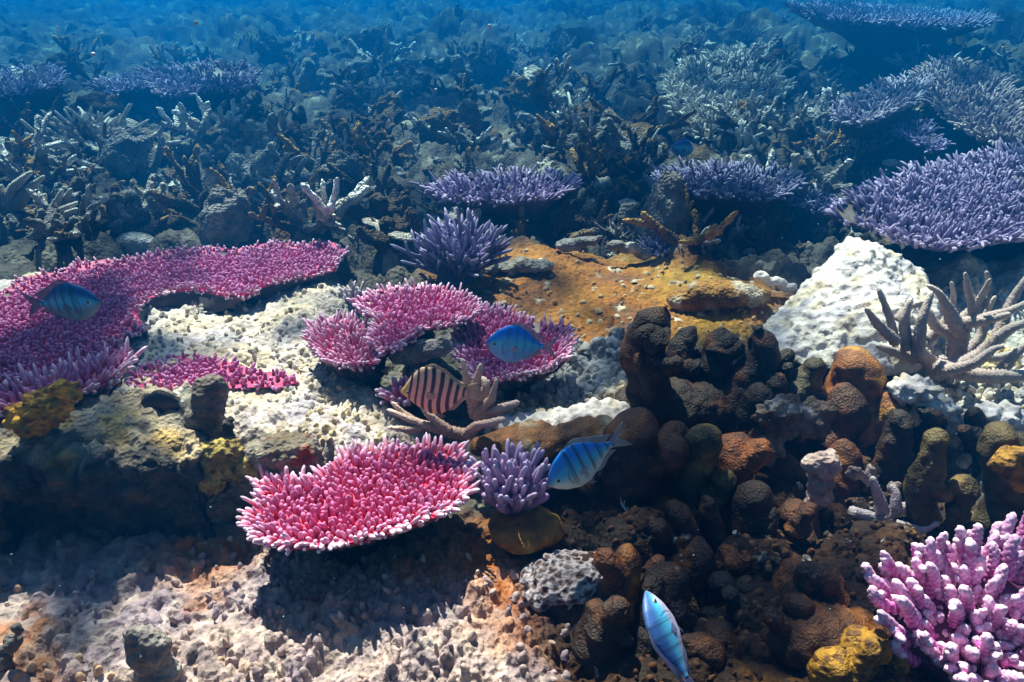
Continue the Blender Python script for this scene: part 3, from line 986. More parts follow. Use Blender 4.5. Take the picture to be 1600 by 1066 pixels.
# staghorn (thick antlers)
def antlers(name, label, px_branches, Y0, mat, tip, base, cat='coral', knobs=.13, sides=14, foot_px=None, group=None):
    """px_branches: lists of (u, v, dY, r_px) from foot to tip"""
    root = None
    p0 = py_(px_branches[0][0][0], px_branches[0][0][1], Y0 + px_branches[0][0][2])
    root = thing(name, label, cat, p0, group)
    for br in px_branches:
        P = np.array([py_(u, v, Y0 + dy) for u, v, dy, r in br])
        R = np.array([.7 * r * mpp(p) for (u, v, dy, r), p in zip(br, P)])
        L = np.linalg.norm(np.diff(P, axis=0), axis=1).sum()
        n = max(24, int(L / .0026))
        # Catmull-Rom through the points
        k = np.concatenate([[0], np.cumsum(np.linalg.norm(np.diff(P, axis=0), axis=1))])
        t = np.linspace(0, k[-1], n)
        path = np.stack([np.interp(t, k, P[:, q]) for q in range(3)], -1)
        rad_ = np.interp(t, k, R) * (1 - .3 * (t / k[-1]) ** 2)
        ker = np.hanning(max(5, n // 5 * 2 + 1))
        ker /= ker.sum()
        pad = len(ker) // 2
        for q in range(3):
            e0 = 2 * path[0, q] - path[1:pad + 1, q][::-1]
            e1 = 2 * path[-1, q] - path[-pad - 1:-1, q][::-1]
            path[:, q] = np.convolve(np.concatenate([e0, path[:, q], e1]), ker, 'valid')
        s = t / k[-1]
        e = np.clip((s - (1 - R[-1] * 1.4 / k[-1])) / (R[-1] * 1.4 / k[-1]), 0, 1)
        rad_ = rad_ * np.sqrt(np.clip(1 - e * e, .002, 1))
        V, Q, T = tube(path, rad_, sides)
        off = V[:n * sides].reshape(n, sides, 3) - path[:, None]
        rows = np.arange(n)[:, None]
        pat = np.cos(rows * math.pi * .66 + (np.arange(sides)[None] % 2) * math.pi) + RNG.normal(0, .35, (n, sides))
        V[:n * sides] = (path[:, None] + off * (1 + knobs * pat)[..., None]).reshape(-1, 3)
        V = V + (.15 * R.mean() * vnoise(V / (R.mean() * 3)))[:, None]
        C = np.repeat(mix(np.tile(base, (n, 1)), np.tile(tip, (n, 1)), s ** 3), sides, 0)
        C = np.vstack([C, base, C[-1]])
        mb = MB()
        mb.add(V, Q, T, C)
        link('branch', mb.mesh('branch'), mat, root)
    return root


ST_T, ST_B = (.62, .52, .46), (.36, .28, .27)
antlers('staghorn_coral', 'tall tan staghorn coral with curved antlers at the right edge',
        [[(1490, 590, 0, 22), (1495, 540, .02, 21), (1505, 500, .02, 18), (1525, 480, .02, 12), (1548, 435, .0, 6)],
         [(1500, 520, .0, 17), (1478, 475, .0, 13), (1462, 452, .0, 9), (1448, 446, 0, 6)],
         [(1535, 482, .01, 10), (1546, 455, .02, 7), (1541, 422, .03, 5)],
         [(1522, 484, .02, 11), (1512, 452, .03, 9), (1508, 425, .03, 5)],
         [(1470, 585, -.02, 19), (1440, 550, -.03, 17), (1416, 530, -.03, 15)],
         [(1434, 555, -.05, 14), (1440, 500, -.04, 12), (1456, 455, -.02, 9)],
         [(1418, 545, -.03, 14), (1412, 500, -.02, 12), (1424, 465, -.01, 9)],
         [(1400, 530, -.02, 8), (1388, 490, .0, 9), (1372, 450, .02, 8)],
         [(1400, 535, -.05, 13), (1370, 505, -.06, 11), (1352, 480, -.06, 8)],
         [(1480, 580, -.05, 18), (1530, 560, -.08, 18), (1572, 515, -.09, 14), (1612, 500, -.1, 9)],
         [(1505, 505, 0, 14), (1545, 500, -.01, 11), (1580, 490, -.02, 8)],
         [(1480, 575, -.06, 20), (1465, 575, -.08, 18), (1530, 588, -.12, 19), (1640, 586, -.14, 15)],
         [(1552, 540, .0, 13), (1580, 470, .04, 11), (1608, 428, .05, 8)],
         [(1500, 530, .02, 15), (1460, 510, .03, 13), (1448, 480, .04, 10)],
         [(1460, 570, .04, 14), (1500, 555, .06, 13), (1560, 560, .06, 11), (1600, 545, .05, 8)],
         [(1500, 560, .05, 13), (1535, 525, .07, 11), (1540, 490, .08, 8), (1556, 462, .08, 6)],
         [(1430, 560, .0, 13), (1395, 550, -.02, 10), (1368, 540, -.03, 7)],
         [(1450, 530, .05, 12), (1480, 500, .06, 10), (1492, 462, .07, 7), (1486, 440, .07, 5)],
         [(1560, 585, -.06, 13), (1590, 550, -.05, 11), (1618, 530, -.05, 8)],
         [(1400, 500, .01, 9), (1418, 480, .02, 8), (1446, 470, .02, 6)],
         [(1480, 580, -.1, 13), (1520, 570, -.13, 12), (1552, 545, -.13, 9), (1570, 540, -.13, 6)],
         [(1530, 500, .02, 12), (1580, 486, .0, 10), (1608, 470, .0, 7)]],
        1.42, M_STAG, ST_T, ST_B)
antlers('staghorn_coral', 'blunt tan finger coral with knobbly branches beside the striped fish',
        [[(745, 650, 0, 15), (732, 610, .0, 11), (722, 560, .01, 6)],
         [(748, 640, 0, 15), (742, 605, -.01, 12), (752, 568, -.01, 8)],
         [(745, 650, -.01, 15), (768, 625, -.02, 10), (776, 592, -.02, 6)],
         [(745, 655, -.01, 14), (780, 640, -.03, 12), (812, 628, -.04, 9)],
         [(750, 640, 0, 13), (760, 600, .01, 10), (752, 588, .02, 8)],
         [(730, 680, -.02, 14), (680, 670, -.03, 12), (640, 655, -.03, 9), (604, 640, -.02, 7)],
         [(660, 668, -.03, 10), (640, 672, -.04, 8), (605, 668, -.05, 6)],
         [(700, 675, -.03, 13), (672, 650, -.03, 10), (655, 630, -.02, 7)],
         [(730, 680, -.04, 14), (745, 665, -.06, 11), (790, 655, -.07, 9)],
         [(650, 660, -.03, 8), (630, 645, -.02, 7), (612, 628, -.01, 5)]],
        1.14, M_STAG, (.70, .54, .46), (.42, .27, .22), knobs=.16)
antlers('staghorn_coral', 'grey brown staghorn clump at the left edge with pale tips',
        [[(15, 360, 0, 20), (14, 320, 0, 18), (22, 290, 0, 12), (50, 268, 0, 6)],
         [(20, 330, 0, 16), (45, 295, 0, 10), (70, 275, 0, 5)],
         [(45, 355, .02, 15), (62, 330, .02, 11), (72, 302, .02, 6)],
         [(60, 350, 0, 15), (85, 325, 0, 11), (98, 296, 0, 6)],
         [(75, 345, -.02, 13), (95, 330, -.03, 10), (122, 316, -.03, 5)],
         [(75, 350, -.04, 12), (95, 338, -.05, 9), (122, 326, -.05, 5)],
         [(0, 360, -.02, 15), (-10, 320, 0, 11), (4, 288, 0, 6)],
         [(95, 322, .02, 9), (106, 305, .02, 7), (112, 294, .02, 5)]],
        2.35, M_STAG, (.62, .56, .50), (.22, .18, .17))
antlers('staghorn_coral', 'pale broken staghorn lying on rubble under the tan antlers at right',
        [[(1330, 800, 0, 14), (1370, 812, 0, 15), (1420, 838, 0, 11)],
         [(1350, 845, 0, 10), (1400, 795, .01, 15), (1448, 788, .01, 10)],
         [(1380, 800, 0, 15), (1370, 770, .0, 12), (1362, 745, .0, 9)],
         [(1400, 795, 0, 13), (1400, 772, .01, 11), (1392, 756, .02, 8)],
         [(1400, 820, -.02, 11), (1440, 830, -.03, 10), (1470, 815, -.03, 8)]],
        1.0, M_STAG, (.66, .55, .56), (.46, .38, .42), knobs=.08)

# near pink-purple coral at the lower right corner
def corner_coral():
    foot = np.array([.86, .60, -.02])
    rr = random.Random(4)
    tips = []
    targets = []
    for u, v in [(1352, 898), (1350, 880), (1378, 862), (1365, 915), (1372, 955), (1395, 985), (1392, 1005), (1440, 1010), (1480, 1045), (1505, 1062), (1425, 850), (1455, 838),
                 (1480, 832), (1500, 822), (1530, 818), (1560, 815), (1585, 800), (1612, 790), (1400, 880), (1420, 905), (1450, 880), (1440, 930), (1475, 900), (1500, 870),
                 (1470, 960), (1505, 920), (1510, 980), (1535, 870), (1545, 930), (1540, 990), (1570, 880), (1570, 950), (1580, 1010), (1600, 860), (1605, 920), (1610, 980),
                 (1560, 1050), (1600, 1060), (1630, 840), (1640, 900), (1650, 960), (1640, 1030), (1680, 870), (1690, 950), (1525, 1020), (1490, 1010), (1415, 965), (1405, 935),
                 (1520, 845), (1550, 845), (1590, 835), (1465, 860), (1430, 872), (1395, 905), (1455, 915), (1490, 940), (1525, 955), (1555, 905), (1585, 970), (1560, 1010),
                 (1620, 880), (1625, 1000), (1450, 990), (1660, 840), (1700, 900), (1700, 1010), (1720, 860), (1720, 960), (1640, 1090), (1580, 1090), (1520, 1090)]:
        Y = .82 - (v - 800) / 260 * .18 + rr.uniform(-.02, .02)
        targets.append(py_(u, v, Y))
    for q in range(1500):
        u = rr.uniform(1365, 1730)
        v = rr.uniform(822 + max(0, (1520 - u)) * .35, 1100)
        if u < 1365 + max(0, v - 940) * 1.0:
            continue
        targets.append(py_(u, v, .83 - (v - 800) / 260 * .18 + rr.uniform(-.01, .03)))
    keep, pxs = [], []
    for T_ in targets:
        p2 = project(T_)
        if all(math.hypot(p2[0] - q[0], p2[1] - q[1]) > 14.5 for q in pxs):
            keep.append(T_)
            pxs.append(p2)
    targets = keep
    mb = MB()
    cen = py_(1590, 960, .72) + np.array([0, .03, -.12])
    roots = []
    for T_ in targets:
        d = T_ - cen
        d = d / np.linalg.norm(d) + np.array([rr.gauss(0, .10), rr.gauss(0, .10), .30])
        d /= np.linalg.norm(d)
        ln = rr.uniform(.055, .085)
        st = T_ - d * ln
        roots.append(T_ - d * ln * .95 - np.array([0, 0, .014]))
        n, sides = 34, 16
        t = np.linspace(0, 1, n)
        path = st + (T_ - st) * t[:, None] + (np.array([rr.gauss(0, .004), rr.gauss(0, .004), .003]))[None] * np.sin(t * 3.14)[:, None]
        rad0 = rr.uniform(.0060, .0082)
        V, Q, T = tube(path, capped_radii(n, rad0, rad0 * .72, .14, .0006), sides)
        off = V[:n * sides].reshape(n, sides, 3) - path[:, None]
        sid = (np.arange(sides) // 2)[None]
        pat = np.maximum(0, np.cos(2 * math.pi * (np.arange(n)[:, None] / 4.6) + math.pi * sid + .35 * sid)) + RNG.normal(0, .18, (n, sides))
        V[:n * sides] = (path[:, None] + off * (1 + .26 * pat - .05)[..., None]).reshape(-1, 3)
        kk = np.clip(.45 * pat + .7 * t[:, None] ** 2 - .02, 0, 1)
        C = mix(np.tile([.46, .035, .30], (n, sides, 1)), np.tile([.84, .64, .84], (n, sides, 1)), kk).reshape(-1, 3)
        C = np.vstack([C, C[0], C[-1]])
        mb.add(V, Q, T, C)
        for q in range(rr.choice((0, 1, 1, 2))):
            tt = rr.uniform(.35, .8)
            pb = st + (T_ - st) * tt
            dd = d + np.array([rr.gauss(0, .6), rr.gauss(-.2, .5), rr.gauss(0, .4)])
            V, Q, C = fingers([pb], [dd], [rr.uniform(.014, .022)], [.0058], [.0044], (.84, .66, .84), (.46, .05, .32), sides=12, rings=12, knobs=.12)
            mb.add(V, Q, None, C)
    root = thing('finger_coral', 'bright magenta and white knobbly finger coral at lower right', 'coral', (cen[0], cen[1], hz(cen[0], cen[1])))
    link('branches', mb.mesh('branches'), M_PINK, root)
    core = MB()
    V, T = _hull(roots + [cen + np.array([0, .05, -.08])])
    core.add(V, None, T)
    V, Q, T, N = remesh(core, .010, 6)
    V = V - N * .004 + N * (.006 * vnoise(V * 60))[:, None]
    core = MB()
    core.add(V, Q, T, (.09, .012, .06))
    link('core', core.mesh('core'), M_PINK, root)


corner_coral()


# ================================================================ ROCKS
def rock_mesh(mb, voxel, colf, amp=.02, fine=.006, knobcell=.02, smooth=4):
    V, Q, T, N = remesh(mb, voxel, smooth)
    f1, f2 = worley3(V, knobcell, seed=3)
    d = amp * fbm(V * (.35 / max(amp * 4, .02)), 3) + fine * (.6 - f1) * 1.6 + fine * .5 * vnoise(V * 90)
    V2 = V + N * d[:, None]
    return V2, Q, T, colf(V2, N, f1, f2)


def cols(*cs):
    cs = [np.array(c) for c in cs]

    def f(V, N, f1, f2):
        a = vnoise(V * 14 + 3)
        b = vnoise(V * 45 + 9)
        c = mix(np.tile(cs[0], (len(V), 1)), np.tile(cs[1], (len(V), 1)), np.clip(.5 + .9 * a + .4 * b, 0, 1))
        if len(cs) > 2:
            c = mix(c, np.tile(cs[2], (len(V), 1)), sstep(.15, .5, vnoise(V * 20 + 31)))
        return c
    return f


def blobs(px, Y, squash=.8):
    """ellipsoids and boxes set at photo pixels on the depth plane Y: (u, v, ru, rv[, dY[, depth radius px]])"""
    mb = MB()
    for b in px:
        u, v, ru, rv = b[:4]
        dy = b[4] if len(b) > 4 else 0
        p = py_(u, v, Y + dy)
        s = mpp(p)
        rd = (b[5] if len(b) > 5 else (ru + rv) * .5 * squash) * s
        V, T = icosphere(p, (ru * s, rd, rv * s), 3)
        mb.add(V, None, T)
    return mb


def rock(name, label, px, Y, colf, mat=None, voxel=.008, amp=.01, fine=.005, knobcell=.018, cat='rock', group=None, extra=None, smooth=4):
    mb = blobs(px, Y)
    if extra:
        extra(mb)
    V, Q, T, C = rock_mesh(mb, voxel, colf, amp, fine, knobcell, smooth)
    o = link(name, to_mesh(name, V, Q, T, C), mat or M_ROCK)
    return tag(o, label, cat, group)


CREAM = cols((.50, .42, .30), (.30, .27, .25), (.48, .26, .05))
GREY = cols((.34, .31, .30), (.16, .14, .14), (.42, .40, .38))
BRN = cols((.11, .055, .02), (.055, .035, .025), (.20, .09, .02))
PALE = cols((.68, .61, .56), (.42, .38, .43), (.56, .46, .36))
OLIVE = cols((.12, .10, .05), (.06, .055, .045), (.22, .14, .03))


def lace_col(V, N, f1, f2):
    net = sstep(.30, .10, f2 - f1 + .06 * vnoise(V * 120))
    return mix(np.tile([.07, .04, .035], (len(V), 1)), np.tile([.40, .35, .38], (len(V), 1)), net * .9)


def honey_col(a, b):
    def f(V, N, f1, f2):
        c = cols(a, tuple(np.array(a) * .6), tuple(np.minimum(np.array(a) * 1.4, .7)))(V, N, f1, f2)
        return mix(c, np.tile(b, (len(V), 1)), sstep(.42, .28, f1))
    return f


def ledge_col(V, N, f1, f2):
    # shade painted on the front, sunlight painted on top and crest, by height
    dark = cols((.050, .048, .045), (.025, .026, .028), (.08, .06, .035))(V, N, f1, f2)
    crust = cols((.42, .32, .20), (.20, .18, .15), (.36, .25, .10))(V, N, f1, f2)  # pale tone standing in for sunlight on the top
    return mix(dark, crust, sstep(.155, .182, V[:, 2] + .035 * vnoise(V * 22)))  # crust: painted sunlight tone, blended in by height


def ledge():
    mb = MB()
    for c, h, rz, rx in (((-.83, 1.06, .06), (.34, .075, .115), .05, 0), ((-.60, 1.05, .055), (.12, .07, .105), -.12, 0), ((-1.1, 1.0, .06), (.3, .09, .12), .1, 0),
                         ((-.70, 1.02, .145), (.10, .05, .02), .1, 0), ((-.86, 1.03, .15), (.09, .05, .03), -.15, 0)):
        V, Q = box(c, h, rz, rx)
        mb.add(V, Q)
    for c, r in (((-.50, 1.06, .05), (.06, .06, .09)), ((-.66, .975, .13), (.07, .03, .04)), ((-.8, .965, .14), (.06, .035, .035)), ((-.57, .985, .12), (.06, .04, .05))):
        V, T = icosphere(c, r, 3)
        mb.add(V, None, T)
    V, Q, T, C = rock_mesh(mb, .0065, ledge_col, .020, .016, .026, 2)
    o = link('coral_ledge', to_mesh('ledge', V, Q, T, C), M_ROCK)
    tag(o, 'dark overhanging ledge of dead coral with a top painted as lit', 'rock')


ledge()
def boulder():
    A = lambda u, v, Y: py_(u, v, Y)
    P = [A(1330, 366, 1.78), A(1190, 505, 1.60), A(1205, 565, 1.46), A(1300, 580, 1.42), A(1420, 575, 1.42), A(1480, 465, 1.62), A(1430, 410, 1.72), A(1350, 385, 1.70), A(1400, 470, 1.55),
         A(1210, 560, 1.75), A(1470, 560, 1.75), A(1330, 420, 1.95)]
    V, T = _hull(P)
    return V, None, T


rock('coral_stump', 'dark upright stump of dead coral at the end of the ledge', [(325, 625, 24, 34), (318, 655, 28, 34), (335, 602, 14, 16), (300, 690, 40, 30)], 1.06, cols((.10, .08, .07), (.2, .17, .15)), voxel=.005, amp=.008, fine=.006)
rock('yellow_sponge', 'ochre honeycombed lump on the ledge under the pink lobe', [(75, 635, 40, 26), (55, 655, 40, 24), (100, 612, 22, 16)], .99, honey_col((.42, .23, .03), (.14, .06, .01)), voxel=.0035, amp=.006, fine=.010, knobcell=.013, cat='sponge')
rock('honeycomb_coral', 'yellow green honeycombed mound between ledge and crimson table coral', [(345, 712, 34, 26), (375, 730, 30, 24), (330, 740, 26, 30)], 1.0, honey_col((.36, .27, .08), (.08, .05, .02)), voxel=.0035, amp=.006, fine=.008, knobcell=.011, cat='coral')
rock('coral_mound', 'grey ridged mound with dark red algae behind the crimson table coral', [(440, 705, 66, 26), (400, 740, 40, 40), (360, 780, 50, 34), (470, 730, 40, 30)], 1.02, cols((.22, .20, .17), (.12, .09, .06), (.22, .035, .015)), voxel=.005, amp=.008, fine=.007, knobcell=.012, cat='coral')
rock('pale_boulder', 'large sunlit white boulder with pitted faces', [], 1.6, PALE, M_PALE, voxel=.007, amp=.024, fine=.011, knobcell=.024, smooth=2,
     extra=lambda mb: mb.add(*boulder()))


rock('dead_plate_fragment', 'grey broken plate edge under the stacked pink corals', [(672, 545, 34, 12), (640, 556, 34, 12), (695, 540, 12, 16)], 1.33, GREY, voxel=.005, amp=.006)
rock('coral_boulder', 'long grey stone behind the orange slope with one white end', [(890, 384, 22, 9), (915, 377, 22, 8), (935, 372, 8, 6)], 2.1, GREY, voxel=.006, amp=.006)
rock('coral_boulder', 'grey stone arch right of the long stone on the orange slope', [(965, 384, 16, 8), (985, 388, 18, 9), (1005, 398, 14, 8), (1025, 412, 12, 6)], 2.08, GREY, voxel=.006, amp=.006)
rock('coral_boulder', 'grey crumbly stone along the back of the orange slope', [(830, 415, 36, 9), (790, 420, 30, 9), (740, 430, 40, 8), (700, 440, 36, 8)], 1.95, cols((.36, .32, .28), (.18, .15, .13)), voxel=.006, amp=.010, fine=.009)
rock('dark_stone', 'small dark stone with a bright top on the foreground rubble', [(235, 1020, 36, 36), (215, 1000, 24, 24), (250, 1050, 40, 30)], .70, cols((.14, .12, .12), (.3, .27, .25)), voxel=.005, amp=.010)
rock('dark_stone', 'dark slanting finger of dead coral at the lower left corner', [(5, 1030, 16, 24), (18, 1005, 14, 18), (28, 985, 10, 12)], .72, cols((.16, .14, .13), (.09, .08, .08)), voxel=.004, amp=.005)
rock('lacy_coral', 'grey lace patterned crust at the foot of the brown columns', [(895, 900, 62, 26, .0, 60), (935, 925, 34, 32, 0, 50), (848, 912, 36, 18, 0, 50)], .86, lace_col, voxel=.003, amp=.006, fine=-.006, knobcell=.013, cat='coral', smooth=2)
rock('orange_sponge', 'smooth ochre tongue under the crimson table coral', [(820, 825, 60, 26, 0, 50), (780, 850, 40, 30, .03, 40), (860, 830, 24, 30)], .95, cols((.34, .14, .015), (.22, .08, .012), (.38, .22, .02)), M_BROWN, voxel=.005, amp=.006, fine=.003, cat='sponge')
rock('orange_sponge', 'russet film covered ridge running behind the lower blue fish', [(830, 690, 70, 22), (920, 680, 60, 26), (780, 700, 40, 22), (970, 690, 40, 36)], 1.13, cols((.26, .10, .02), (.16, .06, .02), (.40, .30, .2)), M_BROWN, voxel=.006, amp=.008, fine=.006, cat='sponge')
rock('pale_stone', 'pale lit crust strip behind the russet ridge', [(860, 655, 60, 8), (930, 648, 50, 8), (800, 662, 40, 7)], 1.2, PALE, M_PALE, voxel=.004, amp=.012, fine=.009, smooth=2)
rock('coral_boulder', 'dark rubble stone in shadow left of the frame below the staghorn heap', [(270, 330, 70, 34), (330, 345, 50, 30), (210, 320, 40, 26)], 2.5, cols((.13, .12, .12), (.07, .065, .065)), voxel=.012, amp=.025)
rock('coral_boulder', 'pale grey stone behind the large pink table', [(215, 385, 36, 22), (180, 392, 26, 14)], 2.15, GREY, voxel=.007, amp=.012)
rock('coral_boulder', 'brown dome at the front of the central purple plate', [(733, 305, 16, 18)], 2.75, cols((.22, .10, .04), (.14, .07, .03)), voxel=.007, amp=.004)


# ================================================================ BROWN COLUMN CORALS
def column_mesh(u0, v0, u1, v1, wpx, Yb, colf, dY=.02, seed=0, polyp=.0022):
    """one rounded column from its foot pixel to its top pixel"""
    a = py_(u0, v0, Yb)
    b = py_(u1, v1, Yb + dY)
    r = wpx * .45 * mpp(b)
    d = b - a
    L = np.linalg.norm(d)
    b = b - d / L * r * .0
    n, sides = (110, 84) if colf is YE else (46, 36)
    t = np.linspace(0, 1, n)
    t = 1 - (1 - t) ** 1.4
    rr = random.Random(seed)
    side = np.array([rr.uniform(-.22, .22), rr.uniform(-.12, .12), 0]) * L
    path = a + d * t[:, None] + side * np.sin(t * math.pi)[:, None]
    cap = min(.6, 1.1 * r / L)
    e = np.clip((t - (1 - cap)) / cap, 0, 1)
    R = r * (1.30 - .42 * t + .09 * np.sin(t * 7 + rr.uniform(0, 6))) * np.sqrt(np.clip(1 - e * e, .0005, 1))
    V, Q, T = tube(path, R, sides)
    cen = np.vstack([np.repeat(path, sides, 0), path[0], path[-1]])
    N = V - cen
    N = N / (np.linalg.norm(N, axis=1)[:, None] + 1e-9)
    f1, f2 = worley3(V, .0125 if colf is YE else .0095, seed=seed)
    disp = .34 * r * fbm(V / (r * 1.9) + seed * 3.1, 3) + polyp * (.55 - f1)
    V = V + N * disp[:, None]
    C = colf(V, N, f1, f2)
    C = mix(C, np.tile([.34, .27, .21], (len(V), 1)), sstep(.55, .8, vnoise(V * 150 + 5)) * sstep(-.1, .5, vnoise(V * 25)) * .8)
    return V, Q, T, C


def columns(name, label, specs, Yb, colf, mound=None, cat='coral', group=None, moundcol=None):
    u0, v0 = specs[0][:2]
    root = thing(name, label, cat, py_(u0, v0, Yb), group)
    for k, s in enumerate(specs):
        u0, v0, u1, v1, wpx = s[:5]
        dy = s[5] if len(s) > 5 else 0
        c = s[6] if len(s) > 6 else colf
        if Yb < 1.1 and colf is not YE:
            v1, wpx = v1 - .14 * (v0 - v1), wpx * .86
        mb = MB()
        V, Q, T, C = column_mesh(u0, v0, u1, v1, wpx, Yb + dy, c, seed=k + int(u0))
        mb.add(V, Q, T, C)
        rb_ = random.Random(int(u1 * 3 + v1))
        hgt_ = math.hypot(u1 - u0, v1 - v0)
        for q in range(rb_.choice((0, 1, 1, 2)) if hgt_ > 1.1 * wpx else 0):
            f, sg = rb_.uniform(.35, .65), rb_.choice((-1, 1))
            ub, vb = u0 + (u1 - u0) * f, v0 + (v1 - v0) * f
            V, Q, T, C = column_mesh(ub, vb, ub + sg * wpx * rb_.uniform(.4, .62), vb - wpx * rb_.uniform(.35, .7), wpx * rb_.uniform(.5, .68), Yb + dy - .3 * wpx * mpp(py_(u1, v1, Yb)) * rb_.random(), c, dY=.0, seed=k + 50 + q)
            mb.add(V, Q, T, C)
        link('column', mb.mesh('column'), M_BROWN, root)
    if mound:
        mbb = blobs(mound, Yb)
        V, Q, T, C = rock_mesh(mbb, .006, moundcol or colf, .012, .005, .012)
        link('mound', to_mesh('mound', V, Q, T, C), M_BROWN, root)
    return root


DK = cols((.028, .016, .010), (.014, .009, .008), (.085, .030, .009))
BR = cols((.085, .029, .009), (.030, .014, .008), (.17, .058, .010))
OR = cols((.26, .09, .02), (.14, .05, .015), (.32, .15, .03))
OL = cols((.085, .060, .018), (.04, .03, .014), (.15, .09, .02))
YE = honey_col((.34, .17, .012), (.10, .04, .008))
columns('column_coral', 'dark knobbly column coral with a tall rounded finger beside the orange slope',
        [(1020, 640, 1042, 478, 62), (1000, 620, 1004, 510, 40, .03), (1030, 640, 1026, 535, 46, -.04), (1075, 610, 1086, 510, 44, .06), (1110, 620, 1130, 512, 56, .04), (1070, 620, 1110, 545, 44, .05)],
        1.26, DK, [(1040, 640, 80, 50), (1100, 640, 70, 44)])
columns('column_coral', 'dark leaning column coral in front of the white boulder',
        [(1140, 640, 1184, 512, 62), (1210, 640, 1236, 545, 34, .02), (1230, 650, 1282, 560, 60, .0, OL), (1180, 650, 1210, 590, 60, -.03)],
        1.25, DK, [(1170, 650, 60, 44), (1240, 650, 60, 50)])
columns('column_coral', 'russet topped lump coral below the white boulder',
        [(1340, 680, 1350, 552, 96), (1370, 760, 1382, 614, 62, -.05, OR), (1300, 690, 1310, 600, 60, -.03, BR), (1410, 700, 1412, 600, 50, -.02, BR)],
        1.24, OR, [(1340, 690, 70, 50), (1390, 740, 50, 60)], moundcol=BR)
columns('column_coral', 'black upright columns standing before the sunlit rubble at right',
        [(1410, 780, 1408, 640, 56), (1455, 720, 1452, 630, 44, .05), (1440, 790, 1446, 670, 40, .02)],
        1.12, DK, [(1420, 770, 50, 40)])
columns('column_coral', 'lone slim black column near the right edge',
        [(1525, 730, 1520, 640, 40)], 1.15, DK, [(1525, 730, 40, 20)])
columns('column_coral', 'pair of thick olive columns above the magenta finger coral',
        [(1472, 880, 1474, 698, 58), (1530, 890, 1548, 692, 92, .0, OL), (1590, 800, 1596, 690, 60, .05, OL), (1505, 880, 1512, 760, 50, -.02)],
        .98, OL, [(1510, 880, 90, 40)], moundcol=BR)
columns('column_coral', 'broad brown dome coral behind the lower blue fish',
        [(1020, 820, 1010, 662, 110, 0), (1060, 820, 1052, 680, 90, .02), (980, 830, 975, 700, 70, .02), (1105, 860, 1118, 692, 78, -.02, OL), (930, 800, 920, 730, 60, .02)],
        1.06, BR, [(1030, 820, 110, 70), (1110, 830, 60, 60)])
columns('column_coral', 'thick dark column standing alone in the middle of the brown corals',
        [(1180, 960, 1180, 778, 82), (1120, 900, 1100, 790, 34, -.01, BR), (1220, 900, 1224, 830, 46, .03)],
        .98, DK, [(1170, 950, 80, 50), (1120, 930, 60, 50)])
columns('column_coral', 'squat brown knob coral between the dome coral and the lone column',
        [(1045, 900, 1046, 800, 66), (1000, 900, 1000, 850, 60, .0)],
        .95, BR, [(1010, 920, 110, 36), (1060, 920, 60, 40)])
columns('column_coral', 'pointed brown cone coral beside the yellow lobed coral',
        [(1235, 1080, 1232, 950, 76), (1150, 1060, 1160, 960, 80, .04), (1100, 1090, 1112, 985, 90, -.01), (1300, 1000, 1290, 900, 90, .06)],
        .76, BR, [(1200, 1080, 120, 40), (1290, 1000, 100, 50)])
columns('lobed_coral', 'bright yellow honeycombed lobe coral at the bottom edge',
        [(1350, 1110, 1334, 980, 70), (1300, 1100, 1290, 1030, 80, -.02), (1330, 1110, 1318, 1010, 60, -.02), (1370, 1110, 1380, 1020, 50)],
        .70, YE, [(1330, 1100, 70, 40)])
columns('column_coral', 'low brown knob coral in front of the broken pale staghorn',
        [(1300, 920, 1300, 850, 90), (1250, 870, 1240, 800, 70, .04), (1350, 900, 1345, 850, 60, .02)],
        .93, BR, [(1290, 910, 100, 34)])
RB = cols((.17, .048, .011), (.06, .022, .010), (.30, .10, .014))
columns('column_coral', 'dark red brown finger mass running down to the bottom edge',
        [(960, 1000, 985, 868, 84, .02, RB), (1050, 1020, 1060, 900, 90, .0), (1120, 1040, 1135, 915, 60, .03), (930, 1060, 940, 950, 100, -.03), (1010, 1090, 1000, 985, 90, -.04), (1170, 1020, 1165, 920, 54, .02), (1065, 1090, 1075, 1000, 70, -.05, RB)],
        .80, DK, [(1000, 1030, 120, 60), (1100, 1040, 90, 50)], moundcol=RB)
columns('column_coral', 'rusty leaning finger coral below the lone dark column',
        [(1260, 1000, 1245, 890, 70, .02, RB), (1330, 960, 1350, 880, 66, .05), (1200, 980, 1190, 900, 50, .03), (1380, 1060, 1375, 960, 70, -.02)],
        .82, BR, [(1270, 990, 100, 44), (1350, 1000, 60, 50)], moundcol=RB)
columns('column_coral', 'cluster of short brown fingers in front of the squat knob coral',
        [(1090, 930, 1092, 850, 60, .0), (1140, 940, 1138, 862, 50, .02, RB), (1030, 960, 1030, 880, 64, .0, RB), (980, 950, 968, 895, 56, .02), (1060, 960, 1065, 905, 44, -.03), (1200, 930, 1210, 870, 46, .04, RB)],
        .88, BR, [(1060, 950, 100, 40), (1150, 950, 70, 40)], moundcol=RB)
columns('column_coral', 'rust brown clump filling the gap under the russet topped lump',
        [(1170, 800, 1165, 690, 74, .0, RB), (1230, 800, 1228, 720, 60, .03), (1310, 800, 1318, 700, 70, .04, RB), (1360, 860, 1352, 780, 60, .0), (1270, 850, 1262, 790, 56, -.04)],
        1.08, BR, [(1200, 810, 90, 50), (1310, 830, 90, 44)])
rock('rubble_stone', 'pitted grey brown stone with lit knobs amid the column corals', [(1220, 650, 44, 34), (1260, 665, 36, 30), (1200, 690, 30, 30), (1285, 650, 20, 20)], 1.13, cols((.22, .16, .13), (.07, .04, .028), (.36, .31, .28)), voxel=.005, amp=.02, fine=.012, smooth=2)
